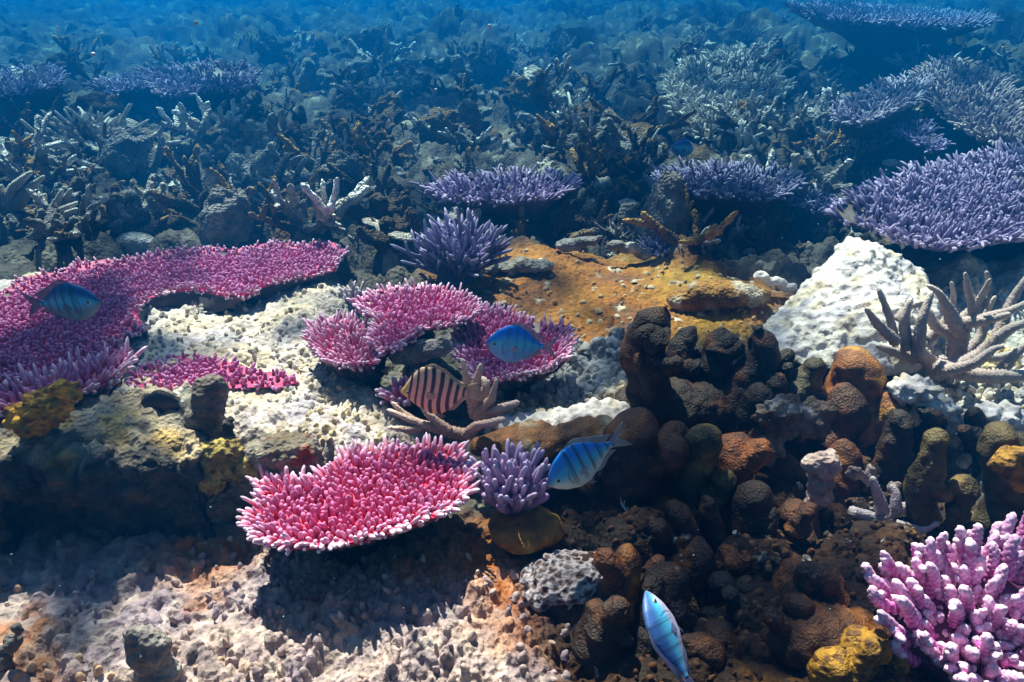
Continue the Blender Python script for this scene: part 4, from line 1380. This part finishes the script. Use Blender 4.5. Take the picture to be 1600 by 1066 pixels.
rock('rubble_stone', 'pale pink lit shard standing beside the thick dark column', [(1280, 765, 15, 34), (1272, 785, 14, 16), (1285, 725, 22, 14)], 1.02, cols((.48, .36, .33), (.2, .12, .10)), voxel=.004, amp=.012, fine=.008, smooth=2)
rock('rubble_stone', 'two small pale knobs above the broken staghorn', [(1358, 745, 16, 22), (1395, 762, 13, 16), (1335, 740, 16, 16)], 1.06, cols((.42, .33, .32), (.18, .12, .12)), voxel=.004, amp=.010, fine=.007, smooth=2)
rock('rubble_stone', 'sunlit cream rubble heap between black columns at the right', [(1450, 640, 44, 26), (1490, 670, 40, 34), (1430, 610, 40, 20), (1560, 660, 50, 34), (1545, 720, 40, 30)], 1.2, PALE, M_PALE, voxel=.005, amp=.022, fine=.014, knobcell=.02, smooth=2)
rock('yellow_sponge', 'yellow crust lump at the right edge above the magenta coral', [(1590, 720, 40, 24), (1610, 740, 40, 30)], .93, honey_col((.32, .17, .03), (.12, .06, .02)), voxel=.004, amp=.008, fine=.008, cat='sponge')
rock('coral_boulder', 'orange crusted stone at the back right of the orange slope', [(1120, 460, 60, 24), (1175, 462, 30, 20), (1080, 470, 40, 20)], 1.75, cols((.28, .13, .025), (.18, .09, .03), (.34, .28, .22)), voxel=.007, amp=.010)
rock('dead_branch', 'pale broken branch lying between orange slope and white boulder', [(1210, 440, 18, 7), (1230, 449, 18, 7), (1190, 432, 14, 8)], 1.8, PALE, M_PALE, voxel=.004, amp=.003)
rock('dead_branch', 'small white hook shaped dead coral standing on the mid reef', [(1240, 262, 6, 16), (1243, 245, 9, 6)], 2.95, PALE, M_PALE, voxel=.006, amp=.004)
rock('dead_branch', 'white curved dead coral ridge behind the wide right plate', [(1395, 255, 18, 5), (1420, 262, 20, 5), (1445, 264, 14, 5)], 3.0, PALE, M_PALE, voxel=.007, amp=.004)


# ================================================================ RUBBLE OF THE MIDDLE AND FAR REEF
def proto_knobs(seed, n, elong=1.0, vox=.07):
    rr = random.Random(seed)
    mb = MB()
    for i in range(n):
        p = (rr.gauss(0, .4), rr.gauss(0, .35), rr.uniform(-.1, .45))
        s = rr.uniform(.25, .5)
        V, T = icosphere(p, (s, s * rr.uniform(.7, 1), s * rr.uniform(.8, 1.5) * elong), 2)
        mb.add(V, None, T)
    for i in range(rr.randint(2, 5)):
        a = rr.uniform(0, 6.28)
        d = np.array([math.cos(a), math.sin(a), rr.uniform(.3, 1.6)])
        P_ = np.array([rr.gauss(0, .25), rr.gauss(0, .25), .1])
        L_ = rr.uniform(.6, 1.15)
        tt = np.linspace(0, 1, 8)
        V, Q, T = tube(P_ + d / np.linalg.norm(d) * (tt * L_)[:, None], capped_radii(8, rr.uniform(.2, .3), .13, .2), 9)
        mb.add(V, Q, T)
    V, Q, T, N = remesh(mb, vox, 2)
    V = V + N * (.10 * fbm(V * 3.1 + 2 * seed, 3))[:, None]
    V = V + N * (.07 * fbm(V * 2 + seed, 3))[:, None] + N * (.05 * (.5 - worley3(V, .25, seed=seed)[0]))[:, None]
    return V, Q, T


def proto_branch(seed):
    rr = random.Random(seed)
    mb = MB()
    for q in range(3):
        a = q * 2.1 + rr.uniform(-.5, .5)
        grow(mb, (0, 0, -.2), (math.cos(a), math.sin(a), rr.uniform(.2, .9)), rr.uniform(.9, 1.3), rr.uniform(.12, .17), 1, (1, 1, 1), (1, 1, 1), 9, .7, 4, .35, rr=rr)
    V, Q, T, C = mb.arrays()
    V = V + .05 * np.stack([fbm(V * 4, 2), fbm(V * 4 + 9, 2), fbm(V * 4 + 19, 2)], -1)
    return V, Q, T


def proto_slab(seed):
    rr = random.Random(seed)
    mb = MB()
    for i in range(5):
        V, T = icosphere((rr.gauss(0, .5), rr.gauss(0, .4), rr.uniform(-.1, .1)), (rr.uniform(.4, .7), rr.uniform(.4, .6), rr.uniform(.12, .2)), 2)
        mb.add(V, None, T)
    V, Q, T, N = remesh(mb, .06, 2)
    V = V + N * (.06 * fbm(V * 2.5 + seed, 3))[:, None]
    return V, Q, T


HUES = {'grey': ((.27, .25, .24), (.12, .115, .115)), 'brown': ((.09, .06, .035), (.05, .035, .028)), 'pale': ((.55, .50, .42), (.34, .31, .29)), 'ochre': ((.20, .11, .03), (.10, .06, .025))}
PROTO = {}
NAMEOF = {'nodule': 'coral_nodule', 'stump': 'coral_spike', 'branch': 'coral_fragment', 'slab': 'coral_shard'}
for kind, fn, seeds in (('nodule', lambda s: proto_knobs(s, 5), (1, 2, 3)), ('stump', lambda s: proto_knobs(s, 4, 1.7), (4, 5)), ('branch', proto_branch, (6, 7, 8)), ('slab', proto_slab, (9, 10))):
    for hue, (c0, c1) in HUES.items():
        for s in seeds:
            V, Q, T = fn(s)
            C = mix(np.tile(c0, (len(V), 1)), np.tile(c1, (len(V), 1)), np.clip(.5 + .8 * vnoise(V * 2.2 + s), 0, 1))
            if kind == 'branch':
                C = mix(C, np.tile(np.minimum(np.array(c0) * 2.2, .8), (len(V), 1)), sstep(.75, 1.25, np.linalg.norm(V, axis=1)))
            me = to_mesh(NAMEOF[kind], V, Q, T, C)
            me.materials.append(M_RUB)
            PROTO.setdefault((kind, hue), []).append((me, V, Q, T, C))

LAND = [((730, 300), 'central purple plate'), ((1130, 285), 'frosted violet plate'), ((720, 400), 'purple bush coral'), ((300, 130), 'long blue far plate'), ((1130, 150), 'wide pale thicket'),
        ((900, 180), 'white antler coral'), ((130, 200), 'grey staghorn heap'), ((50, 320), 'left staghorn clump'), ((300, 400), 'large pink table'), ((1480, 320), 'wide right purple plate'),
        ((1370, 160), 'lilac coral shelf'), ((1390, 60), 'far dark plate'), ((850, 110), 'dim fan thicket'), ((605, 107), 'small yellow far coral'), ((950, 450), 'orange slope')]
KEEP_OFF = [(660, 240, 900, 330), (1010, 235, 1270, 320), (630, 330, 815, 440), (1290, 230, 1600, 420)]


def blocked(u, v):
    return any(a < u < c and b < v < d for a, b, c, d in KEEP_OFF)


seen_labels = {}
rs = random.Random(21)
KINDW = ['nodule'] * 6 + ['stump'] * 1 + ['branch'] * 9 + ['slab'] * 2
HUEW = ['grey'] * 6 + ['brown'] * 5 + ['pale'] * 2 + ['ochre'] * 2
WORD = {'nodule': 'knobbly', 'stump': 'pointed', 'branch': 'branching', 'slab': 'flat'}
count = 0
tries = 0
while count < 280 and tries < 5000:
    tries += 1
    v = 80 + (rs.random() ** .9) * 330
    u = rs.uniform(-40, 1640)
    if blocked(u, v) or (v > 372 and u < 560) or (v > 395 and u > 640):
        continue
    p = gp(u, v)
    s = mpp(p)
    kind, hue = rs.choice(KINDW), rs.choice(HUEW)
    size = rs.uniform(.04, .115) * (1 + .10 * p[1])
    me = rs.choice(PROTO[(kind, hue)])[0]
    o = bpy.data.objects.new(NAMEOF[kind], me)
    COL.objects.link(o)
    o.location = (p[0], p[1], p[2] + size * .1)
    o.rotation_euler = (rs.uniform(-.3, .3), rs.uniform(-.3, .3), rs.uniform(0, 6.28))
    o.scale = (size * rs.uniform(.8, 1.2), size * rs.uniform(.8, 1.2), size * rs.uniform(.8, 1.2))
    ld = min(LAND, key=lambda q: abs(q[0][0] - u) + 2.2 * abs(q[0][1] - v))
    du, dv = u - ld[0][0], v - ld[0][1]
    rel = ('left of' if du < 0 else 'right of') if abs(du) > 2.2 * abs(dv) else ('behind' if dv < 0 else 'in front of')
    far_ = '' if abs(du) + 2 * abs(dv) < 160 else 'well '
    sz = 'large' if size > .11 else ('small' if size < .07 else 'medium')
    lab = f"{sz} {hue} {WORD[kind]} dead coral {far_}{rel} the {ld[1]}"
    tag(o, lab, 'dead coral', f"{sz} {hue} {WORD[kind]} dead coral {far_}{rel} the {ld[1]}")
    count += 1

# what nobody could count: the small broken bits between them, one mesh
mb = MB()
SMALL = [proto_knobs(k, 4, 1 + .25 * (k % 3), .16) for k in range(30, 36)] + [proto_branch(k) for k in (40, 41, 42)]
rb = np.random.default_rng(5)
for i in range(1020):
    if i < 900:
        v, u = 60 + 350 * rb.random() ** .9, rb.uniform(-60, 1660)
        if (v > 372 and u < 560) or (v > 395 and u > 640):
            continue
        p = pz(u, v, .04)
        size = rb.uniform(.014, .045) * (1 + .10 * p[1])
    elif i < 1020:
        u, v = rb.uniform(980, 1620), rb.uniform(600, 900)
        p = pz(u, v, .02)
        size = rb.uniform(.004, .013)
    else:
        u, v = rb.uniform(-20, 1000), rb.uniform(560, 1080)
        p = pz(u, v, .03)
        size = rb.uniform(.003, .009)
    hue = HUEW[rb.integers(len(HUEW))]
    V, Q, T = SMALL[rb.integers(len(SMALL))]
    C = mix(np.tile(HUES[hue][0], (len(V), 1)), np.tile(HUES[hue][1], (len(V), 1)), np.clip(.5 + .8 * vnoise(V * 2.2 + i), 0, 1))
    a = rb.uniform(0, 6.28)
    M = np.array(Matrix.Rotation(a, 3, 'Z') @ Matrix.Rotation(rb.uniform(-.5, .5), 3, 'X'))
    mb.add((V @ M.T) * size + np.array([p[0], p[1], hz(p[0], p[1]) + size * .15]), Q, T, C)
o = link('coral_rubble', mb.mesh('rubble'), M_ROCK)
tag(o, 'small broken bits of dead coral strewn over the reef floor', 'rubble', kind='stuff')


# worn stubs of the dead table corals: nobody could count them
def stubs(n, u0, u1, v0, v1, zone, seed, rad_=(.0035, .0075), ln=(.006, .015), colr=None, zmin=.02):
    rg = np.random.default_rng(seed)
    u, v = rg.uniform(u0, u1, n), rg.uniform(v0, v1, n)
    P = np.array([pz(a, b, zmin) for a, b in zip(u, v)])
    zz = zones(P[:, 0], P[:, 1])
    q = np.column_stack([P[:, :2], np.zeros(n)])
    ok = rg.random(n) < zz[zone] * sstep(-.55, .15, vnoise(q * 10 + seed))
    P, q = P[ok], q[ok]
    P[:, 2] = height(P[:, 0], P[:, 1]) - .003
    m = len(P)
    D = np.column_stack([rg.normal(0, .28, m), rg.normal(-.08, .28, m), np.ones(m)])
    R = rg.uniform(*rad_, m)
    c = mix(np.tile(colr[0], (m, 1)), np.tile(colr[1], (m, 1)), np.clip(.5 + .9 * vnoise(q * 8 + 3) + rg.normal(0, .3, m), 0, 1))
    c = mix(c, np.tile(colr[2], (m, 1)), sstep(.1, .5, vnoise(q * 5 + 17) + rg.normal(0, .12, m)))
    V, Q, C = fingers(P, D, rg.uniform(*ln, m) * 1.25, R * 1.3, R * .75, c, c, sides=10, rings=8, round_=.55, jitter=.15, knobs=.05)
    V = V + .0013 * np.stack([vnoise(V * 160), vnoise(V * 160 + 7), vnoise(V * 160 + 19)], -1)
    return V, Q, C


mb = MB()
FC = ((.40, .30, .27), (.22, .17, .21), (.38, .25, .17))
for args in ((900, -260, 980, 840, 1190, 'fore', 3, (.0025, .0055), (.006, .014), FC, .02),
             (1500, 100, 700, 430, 700, 'mesa', 4, (.003, .0065), (.004, .011), ((.50, .41, .29), (.30, .28, .29), (.46, .37, .24)), .10),
             (1300, 740, 1030, 550, 700, 'grey', 5, (.004, .011), (.006, .018), ((.46, .42, .40), (.28, .27, .30), (.50, .40, .28)), .03),
             (450, 660, 1220, 390, 570, 'orange', 6, (.003, .009), (.004, .010), ((.46, .38, .28), (.30, .20, .10), (.34, .16, .03)), .06),
             (1600, 1360, 1700, 480, 780, 'lit', 7, (.004, .012), (.006, .02), ((.60, .52, .42), (.34, .31, .33), (.5, .36, .18)), .03),
             (1500, 860, 1500, 620, 1090, 'dark', 8, (.002, .006), (.003, .010), ((.09, .035, .012), (.04, .02, .012), (.13, .07, .03)), .02)):
    n_, u0, u1, v0, v1, zn, sd_, rd_, ln_, cc_, zm_ = args
    V, Q, C = stubs(n_, u0, u1, v0, v1, zn, sd_, rd_, ln_, cc_, zm_)
    mb.add(V, Q, None, C)
o = link('coral_stubs', mb.mesh('stubs'), M_STUB)
tag(o, 'worn stubs of dead coral crusting the sunlit reef floor', 'dead coral', kind='stuff')


# ================================================================ FISH
def fish(name, label, u, v, Y, length_px, heading, prof, colour, roll=0.0, kind='damsel', up=(0, 0, 1), fincol=(.30, .28, .36), group=None):
    c = py_(u, v, Y)
    L = length_px * mpp(c)
    X = np.asarray(heading, float)
    X = X / np.linalg.norm(X)
    Z = np.asarray(up, float)
    Z = Z - X * (Z @ X)
    Z = Z / np.linalg.norm(Z)
    Yv = np.cross(Z, X)
    if roll:
        Z, Yv = Z * math.cos(roll) + Yv * math.sin(roll), Yv * math.cos(roll) - Z * math.sin(roll)
    B = np.stack([X, Yv, Z], 0)          # rows

    def W(P):
        return c + (np.asarray(P, float) * L) @ B

    n, m = 110, 64
    s = np.linspace(0, 1, n) ** 1.15
    xs, top, bot, wid = prof
    def sm(a):
        d = np.interp(s, xs, a)
        k = np.hanning(11)
        k /= k.sum()
        dd = np.convolve(np.pad(d, 5, mode='edge'), k, 'valid')
        dd[:3] = d[:3]
        return dd
    tp, bt, wd = sm(top), sm(bot), sm(wid)
    x = .5 - s * .80
    th = np.arange(m) * 2 * math.pi / m
    zc, hh = (tp - bt) / 2, (tp + bt) / 2
    cs, sn = np.cos(th), np.sin(th)
    PY = wd[:, None] * np.sign(cs)[None] * np.abs(cs)[None] ** 1.1
    PZ = zc[:, None] + hh[:, None] * sn[None]
    PX = np.repeat(x[:, None], m, 1)
    loc = np.stack([PX, PY, PZ], -1).reshape(-1, 3)
    C = colour(loc, np.repeat(s, m), np.tile(sn, n))
    i = (np.arange(n - 1) * m)[:, None]
    j = np.arange(m)[None]
    j2 = (j + 1) % m
    Q = np.stack([i + j, i + m + j, i + m + j2, i + j2], -1).reshape(-1, 4)
    # cap both ends
    loc = np.vstack([loc, [.5, 0, zc[0]], [x[-1], 0, zc[-1]]])
    C = np.vstack([C, C[0], C[-1]])
    T = [(n * m, k, (k + 1) % m) for k in range(m)] + [(n * m + 1, (n - 1) * m + (k + 1) % m, (n - 1) * m + k) for k in range(m)]
    root = thing(name, label, 'fish', c, group)
    link('body', to_mesh('body', W(loc), Q, T, C), M_FISH, root)

    def fin(nm, outline, col, th_=.006, y=0, splay=0):
        P = np.asarray(outline, float)
        k = len(P)
        mid = P.mean(0)
        # a fan of rays from the fin root: fine grid between the outline and its middle
        rings = [P + (mid - P) * f for f in (0, .33, .66, .96)]
        tk = [.12, .6, .9, 1.0]
        V, C_ = [], []
        for sgn in (1, -1):
            for R_, t_ in zip(rings, tk):
                yy = y + splay * (P[0, 1] - R_[:, 1]) + sgn * th_ * .5 * t_
                V.append(np.column_stack([R_[:, 0], yy, R_[:, 1]]))
        V = np.concatenate(V)
        Q_ = []
        nr = len(rings)
        for sd_ in (0, 1):
            for q in range(nr - 1):
                for e in range(k):
                    e2 = (e + 1) % k
                    a_, b_ = (sd_ * nr + q) * k, (sd_ * nr + q + 1) * k
                    f = (a_ + e, a_ + e2, b_ + e2, b_ + e)
                    Q_.append(f if sd_ == 0 else f[::-1])
        for e in range(k):
            e2 = (e + 1) % k
            Q_.append((e, nr * k + e, nr * k + e2, e2))
        rayv = .5 + .5 * np.sin((V[:, 0] + V[:, 2] * .4) * 260)
        cc = np.asarray(col)[None] * (.75 + .4 * rayv)[:, None]
        link(nm, to_mesh(nm, W(V), np.array(Q_), None, cc), M_FIN, root)

    def interp_top(xx):
        return float(np.interp(.5 - xx, s * .80, tp))

    def interp_bot(xx):
        return -float(np.interp(.5 - xx, s * .80, bt))
    xa, xb = (.22, -.24) if kind != 'butterfly' else (.20, -.30)
    hgt = .065 if kind != 'butterfly' else .045
    dr = [(q, interp_top(q) - .012) for q in np.linspace(xa, xb, 14)]
    du_ = [(q - .03, interp_top(q) - .012 + hgt * (.35 + .65 * min(1, (xa - q) / .12)) + (.05 * max(0, (-.05 - q) / .2) if kind == 'damsel' else 0)) for q in np.linspace(xa, xb, 14)]
    if kind == 'damsel':
        du_[-1] = (xb - .10, interp_top(xb) + .06)
    fin('dorsal_fin', dr + du_[::-1], np.array(fincol))
    ar = [(q, interp_bot(q) + .012) for q in np.linspace(-.02, xb, 10)]
    ad = [(q - .03, interp_bot(q) + .012 - hgt * min(1, .3 + (-.02 - q) / .1)) for q in np.linspace(-.02, xb, 10)]
    if kind == 'damsel':
        ad[-1] = (xb - .09, interp_bot(xb) - .05)
    fin('anal_fin', ar + ad[::-1], np.array(fincol))
    if kind == 'damsel':
        tail = [(-.26, .035), (-.34, .075), (-.44, .14), (-.52, .19), (-.50, .14), (-.42, .055), (-.385, .0), (-.42, -.055), (-.50, -.14), (-.52, -.18), (-.44, -.14), (-.34, -.075), (-.26, -.035)]
    else:
        tail = [(-.27, .045), (-.34, .085), (-.42, .11), (-.46, .10), (-.455, .04), (-.455, -.04), (-.46, -.10), (-.42, -.11), (-.34, -.085), (-.27, -.045)]
    fin('tail_fin', tail, (.75, .72, .62) if 'white tail' in label else np.array(fincol))
    for sg in (1, -1):
        wmax = float(np.interp(.3, s, wd))
        fin('pectoral_fin', [(.20, -.02), (.16, .02), (.10, .03), (.05, .0), (.05, -.05), (.10, -.07), (.16, -.06)], np.array(fincol) * 1.3, y=sg * wmax * 1.02, th_=.004, splay=0)
        fin('pelvic_fin', [(.13, interp_bot(.13) + .02), (.08, interp_bot(.08) + .01), (.02, interp_bot(.08) - .05), (.05, interp_bot(.1) - .04)], np.array(fincol), y=sg * .02, th_=.004)
        ex = .385
        ez = (.028 if kind != 'butterfly' else .01)
        ey = float(np.interp(.5 - ex, s * .8, wd)) * .93
        eb = MB()
        V, T = icosphere((0, 0, 0), (1, 1, 1), 3)
        r_ = .028
        pl = V * np.array([r_, r_ * .55, r_]) + np.array([ex, sg * ey, ez])
        rad2 = np.hypot(V[:, 0], V[:, 2])
        ec = np.where((rad2 < .62)[:, None], np.array([[.006, .006, .008]]), np.array([[.45, .50, .50]]))
        eb.add(W(pl), None, T, ec)
        link('eye', eb.mesh('eye'), M_EYE, root)
    # mouth: a fine dark lip line
    mbm = MB()
    pth = [(.497 - .02 * abs(q) ** 1.5, q * .018, zc[0] - .006 - .004 * abs(q)) for q in np.linspace(-1, 1, 9)]
    V, Q, T = tube(W(np.array(pth)), .0035 * L, 6)
    mbm.add(V, Q, T, (.10, .10, .13))
    link('mouth', mbm.mesh('mouth'), M_EYE, root)
    return root


XS = [0, .02, .08, .2, .38, .55, .72, .86, .95, 1]
DAM = (XS, [.010, .040, .105, .195, .262, .258, .185, .092, .050, .046], [.010, .036, .095, .175, .238, .232, .165, .082, .047, .043], [.006, .018, .042, .07, .085, .078, .052, .028, .014, .010])
DEEP = (XS, [.010, .045, .120, .225, .305, .300, .212, .104, .052, .046], [.010, .040, .108, .200, .275, .268, .188, .092, .048, .043], DAM[3])
BUT = (XS, [.010, .028, .075, .19, .30, .315, .235, .115, .055, .05], [.010, .026, .07, .17, .275, .285, .205, .10, .05, .045], [.008, .016, .036, .058, .068, .060, .042, .022, .012, .010])


def dam_col(deep=1.0, belly=(.62, .66, .62), back=(.02, .12, .50)):
    def f(loc, s, sn):
        z = sn
        c = mix(np.tile(back, (len(loc), 1)), np.tile([.08, .55, .86], (len(loc), 1)), sstep(.75, .1, z))
        c = mix(c, np.tile(belly, (len(loc), 1)), sstep(.15, -.55, z + .2 * (s - .5)))
        x = loc[:, 0]
        bars = np.zeros(len(loc))
        for bx in (.21, .09, -.03, -.15, -.25):
            bars = np.maximum(bars, sstep(.032, .012, np.abs(x - bx + .03 * loc[:, 2])))
        scale = .5 + .5 * np.sin(x * 170 + np.round(loc[:, 2] * 70) * math.pi) * np.sign(np.cos(loc[:, 2] * 70 * math.pi))
        bars = bars * (.35 + .65 * scale) * sstep(-.9, -.3, z) * deep
        c = mix(c, np.tile([.015, .03, .07], (len(loc), 1)), bars * .85)
        c = mix(c, np.tile([.02, .05, .14], (len(loc), 1)), sstep(.42, .47, x) * .5)
        gill = np.abs(x - (.27 - 2.2 * (loc[:, 2] + .02) ** 2))
        c = mix(c, np.tile([.01, .05, .16], (len(loc), 1)), sstep(.012, .004, gill) * sstep(.13, .09, np.abs(loc[:, 2] + .02)) * .7)
        return c
    return f


def but_col(loc, s, sn):
    x, z = loc[:, 0], loc[:, 2]
    c = np.tile([.74, .48, .30], (len(loc), 1))
    c = mix(c, np.tile([.74, .60, .36], (len(loc), 1)), sstep(-.15, .3, z) * .2)
    c = mix(c, np.tile([.75, .55, .06], (len(loc), 1)), np.maximum(sstep(.36, .43, x), sstep(-.19, -.27, z) * .9))
    for bx, bw in ((.372, .014), (.285, .013), (.195, .017), (.10, .020), (.0, .021), (-.10, .020), (-.19, .018), (-.27, .013)):
        xx = x - bx + .22 * z + .02 * np.sin(z * 9)
        c = mix(c, np.tile([.012, .011, .018], (len(loc), 1)), sstep(bw * 1.35, bw * 1.0, np.abs(xx)))
    return c


def dark_col(loc, s, sn):
    c = np.tile([.018, .012, .02], (len(loc), 1))
    return mix(c, np.tile([.75, .72, .62], (len(loc), 1)), sstep(-.20, -.25, loc[:, 0]))


DG = 'blue barred damselfish'
fish('damselfish', 'dark teal striped fish swimming right over the large pink table coral', 98, 474, 1.30, 128, RGT * 1.0 + UPV * .02 - FWD * .12, DAM, dam_col(1.0, (.22, .32, .36), (.01, .10, .34)), group=DG, fincol=(.16, .16, .26))
fish('damselfish', 'bright blue fish facing left above the stacked pink plates', 815, 540, 1.12, 112, -RGT * 1.0 + UPV * .06 - FWD * .10, DEEP, dam_col(.4, (.16, .42, .80), (.008, .24, .92)), group=DG, fincol=(.42, .32, .42))
fish('damselfish', 'blue and silver fish diving left in front of the brown dome coral', 918, 718, .90, 148, -RGT * .84 - UPV * .52 - FWD * .12, DEEP, dam_col(1.0, (.78, .84, .78), (.008, .26, .90)), group=DG, fincol=(.36, .38, .46))
fish('damselfish', 'slim pale blue fish swimming away from view at the bottom edge', 1048, 1006, .66, 172, -RGT * .40 + UPV * .86 + FWD * .35, DAM, dam_col(.7, (.52, .46, .66), (.05, .15, .44)), group=DG, fincol=(.12, .14, .28), up=-FWD * .85 - RGT * .58)
fish('damselfish', 'blurry deep blue fish far back below the wide pale thicket', 1062, 232, 2.9, 56, RGT * .9 + FWD * .5, DAM, dam_col(.0, (.02, .22, .55), (.005, .12, .5)), group=DG, fincol=(.03, .15, .4))
fish('butterflyfish', 'striped black and cream butterflyfish with a yellow face', 690, 612, 1.06, 140, -RGT * .92 - UPV * .02 + FWD * .30, BUT, but_col, kind='butterfly', up=(0.12, 0, 1), fincol=(.42, .34, .22))
fish('dark_reef_fish', 'plump black fish with white tail hiding behind the ledge', 262, 634, 1.08, 96, -RGT * .96 - UPV * .1 + FWD * .1, DAM, dark_col, fincol=(.02, .015, .02), kind='plain')

# ================================================================ DRIFTING SPECKS
mb = MB()
rp = np.random.default_rng(12)
for i in range(230):
    u, v = rp.uniform(-100, 1700), rp.uniform(-60, 1080)
    d = rp.uniform(.45, 2.2)
    r = ray(u, v)
    p = CAMP + r / np.linalg.norm(r) * d
    if p[2] < height(p[0], p[1], fine=False)[0] + .1:
        continue
    V, T = icosphere(p, rp.uniform(.00025, .0008) * (.6 + d * .5), 1)
    mb.add(V * 1.0, None, T, (.55, .75, .85))
for u, v, d, r in ((681, 140, 1.2, .0024), (765, 41, .9, .0030), (306, 36, .9, .0030), (146, 85, 1.0, .003), (555, 300, 1.4, .0022), (580, 258, 1.3, .002)):
    q = ray(u, v)
    V, T = icosphere(CAMP + q / np.linalg.norm(q) * d, r * .8, 2)
    mb.add(V, None, T, (.45, .60, .80))
o = link('drifting_particles', mb.mesh('specks'), M_SPECK)
tag(o, 'tiny pale specks drifting in the water', 'particles', kind='stuff')

# ================================================================ DAPPLE SHEET (unseen stand-in for the water surface, added to dapple the sunlight)
gx_, gy_ = np.meshgrid(np.linspace(-75, 75, 160), np.linspace(-16, 74, 120))
zz_ = 1.9 + .05 * vnoise(np.stack([gx_.ravel() * .6, gy_.ravel() * .6, gx_.ravel() * 0], -1))
a_ = (np.arange(119)[:, None] * 160 + np.arange(159)[None]).ravel()
me = to_mesh('dapple_sheet', np.column_stack([gx_.ravel(), gy_.ravel(), zz_]), np.stack([a_, a_ + 1, a_ + 161, a_ + 160], -1))
wm = bpy.data.materials.new('dapple_pattern')
wm.use_nodes = True
t = wm.node_tree
t.nodes.remove(t.nodes['Principled BSDF'])
tc = t.nodes.new('ShaderNodeTexCoord')
mp = t.nodes.new('ShaderNodeMapping')
mp.inputs['Location'].default_value = DAPPLE_SHIFT
t.links.new(tc.outputs['Object'], mp.inputs['Vector'])
n1 = t.nodes.new('ShaderNodeTexNoise')
n1.inputs['Scale'].default_value = 1.7
n1.inputs['Detail'].default_value = 1.5
n1.inputs['Distortion'].default_value = .6
t.links.new(mp.outputs[0], n1.inputs['Vector'])
v1 = t.nodes.new('ShaderNodeTexVoronoi')
v1.feature = 'SMOOTH_F1'
v1.inputs['Scale'].default_value = 5.5
v1.inputs['Smoothness'].default_value = .6
t.links.new(mp.outputs[0], v1.inputs['Vector'])
ma = t.nodes.new('ShaderNodeMath')
ma.operation = 'MULTIPLY_ADD'
ma.inputs[1].default_value = .28
t.links.new(v1.outputs['Distance'], ma.inputs[0])
t.links.new(n1.outputs['Fac'], ma.inputs[2])
cr = t.nodes.new('ShaderNodeValToRGB')
cr.color_ramp.elements[0].position, cr.color_ramp.elements[0].color = .51, (.07, .085, .11, 1)
cr.color_ramp.elements[1].position, cr.color_ramp.elements[1].color = .67, (1, 1, 1, 1)
t.links.new(ma.outputs[0], cr.inputs['Fac'])
tb = t.nodes.new('ShaderNodeBsdfTransparent')
t.links.new(cr.outputs['Color'], tb.inputs['Color'])
gl = t.nodes.new('ShaderNodeBsdfGlossy')
gl.inputs['Roughness'].default_value = .08
mx = t.nodes.new('ShaderNodeMixShader')
lw = t.nodes.new('ShaderNodeLayerWeight')          # cuts slanting skylight, modelled on Snell's window
lw.inputs['Blend'].default_value = .5
mr = t.nodes.new('ShaderNodeMapRange')
mr.inputs['From Min'].default_value, mr.inputs['From Max'].default_value = .20, .42
mr.inputs['To Min'].default_value, mr.inputs['To Max'].default_value = .03, .97
t.links.new(lw.outputs['Facing'], mr.inputs['Value'])
t.links.new(mr.outputs['Result'], mx.inputs['Fac'])
t.links.new(tb.outputs[0], mx.inputs[1])
t.links.new(gl.outputs[0], mx.inputs[2])
t.links.new(mx.outputs[0], t.nodes['Material Output'].inputs['Surface'])
o = link('unseen_dapple_sheet', me, wm)
o['kind'] = 'structure'

# ================================================================ WATER (haze)
mb = MB()
V, Q = box((0, 28, -.2), (75, 45, 1.35))
me = to_mesh('haze', V, np.array(Q), None, None, smooth=False)
hm = bpy.data.materials.new('sea_water_haze')
hm.use_nodes = True
t = hm.node_tree
for nd in list(t.nodes):
    if nd.type == 'BSDF_PRINCIPLED':
        t.nodes.remove(nd)
pv = t.nodes.new('ShaderNodeVolumePrincipled')
pv.inputs['Color'].default_value = (*HAZE_COLOR, 1)
pv.inputs['Density'].default_value = HAZE_DENSITY
pv.inputs['Anisotropy'].default_value = HAZE_G
pv.inputs['Absorption Color'].default_value = (*HAZE_ABSORB, 1)
t.links.new(pv.outputs[0], t.nodes['Material Output'].inputs['Volume'])
o = link('haze', me, hm)
o['kind'] = 'stuff'
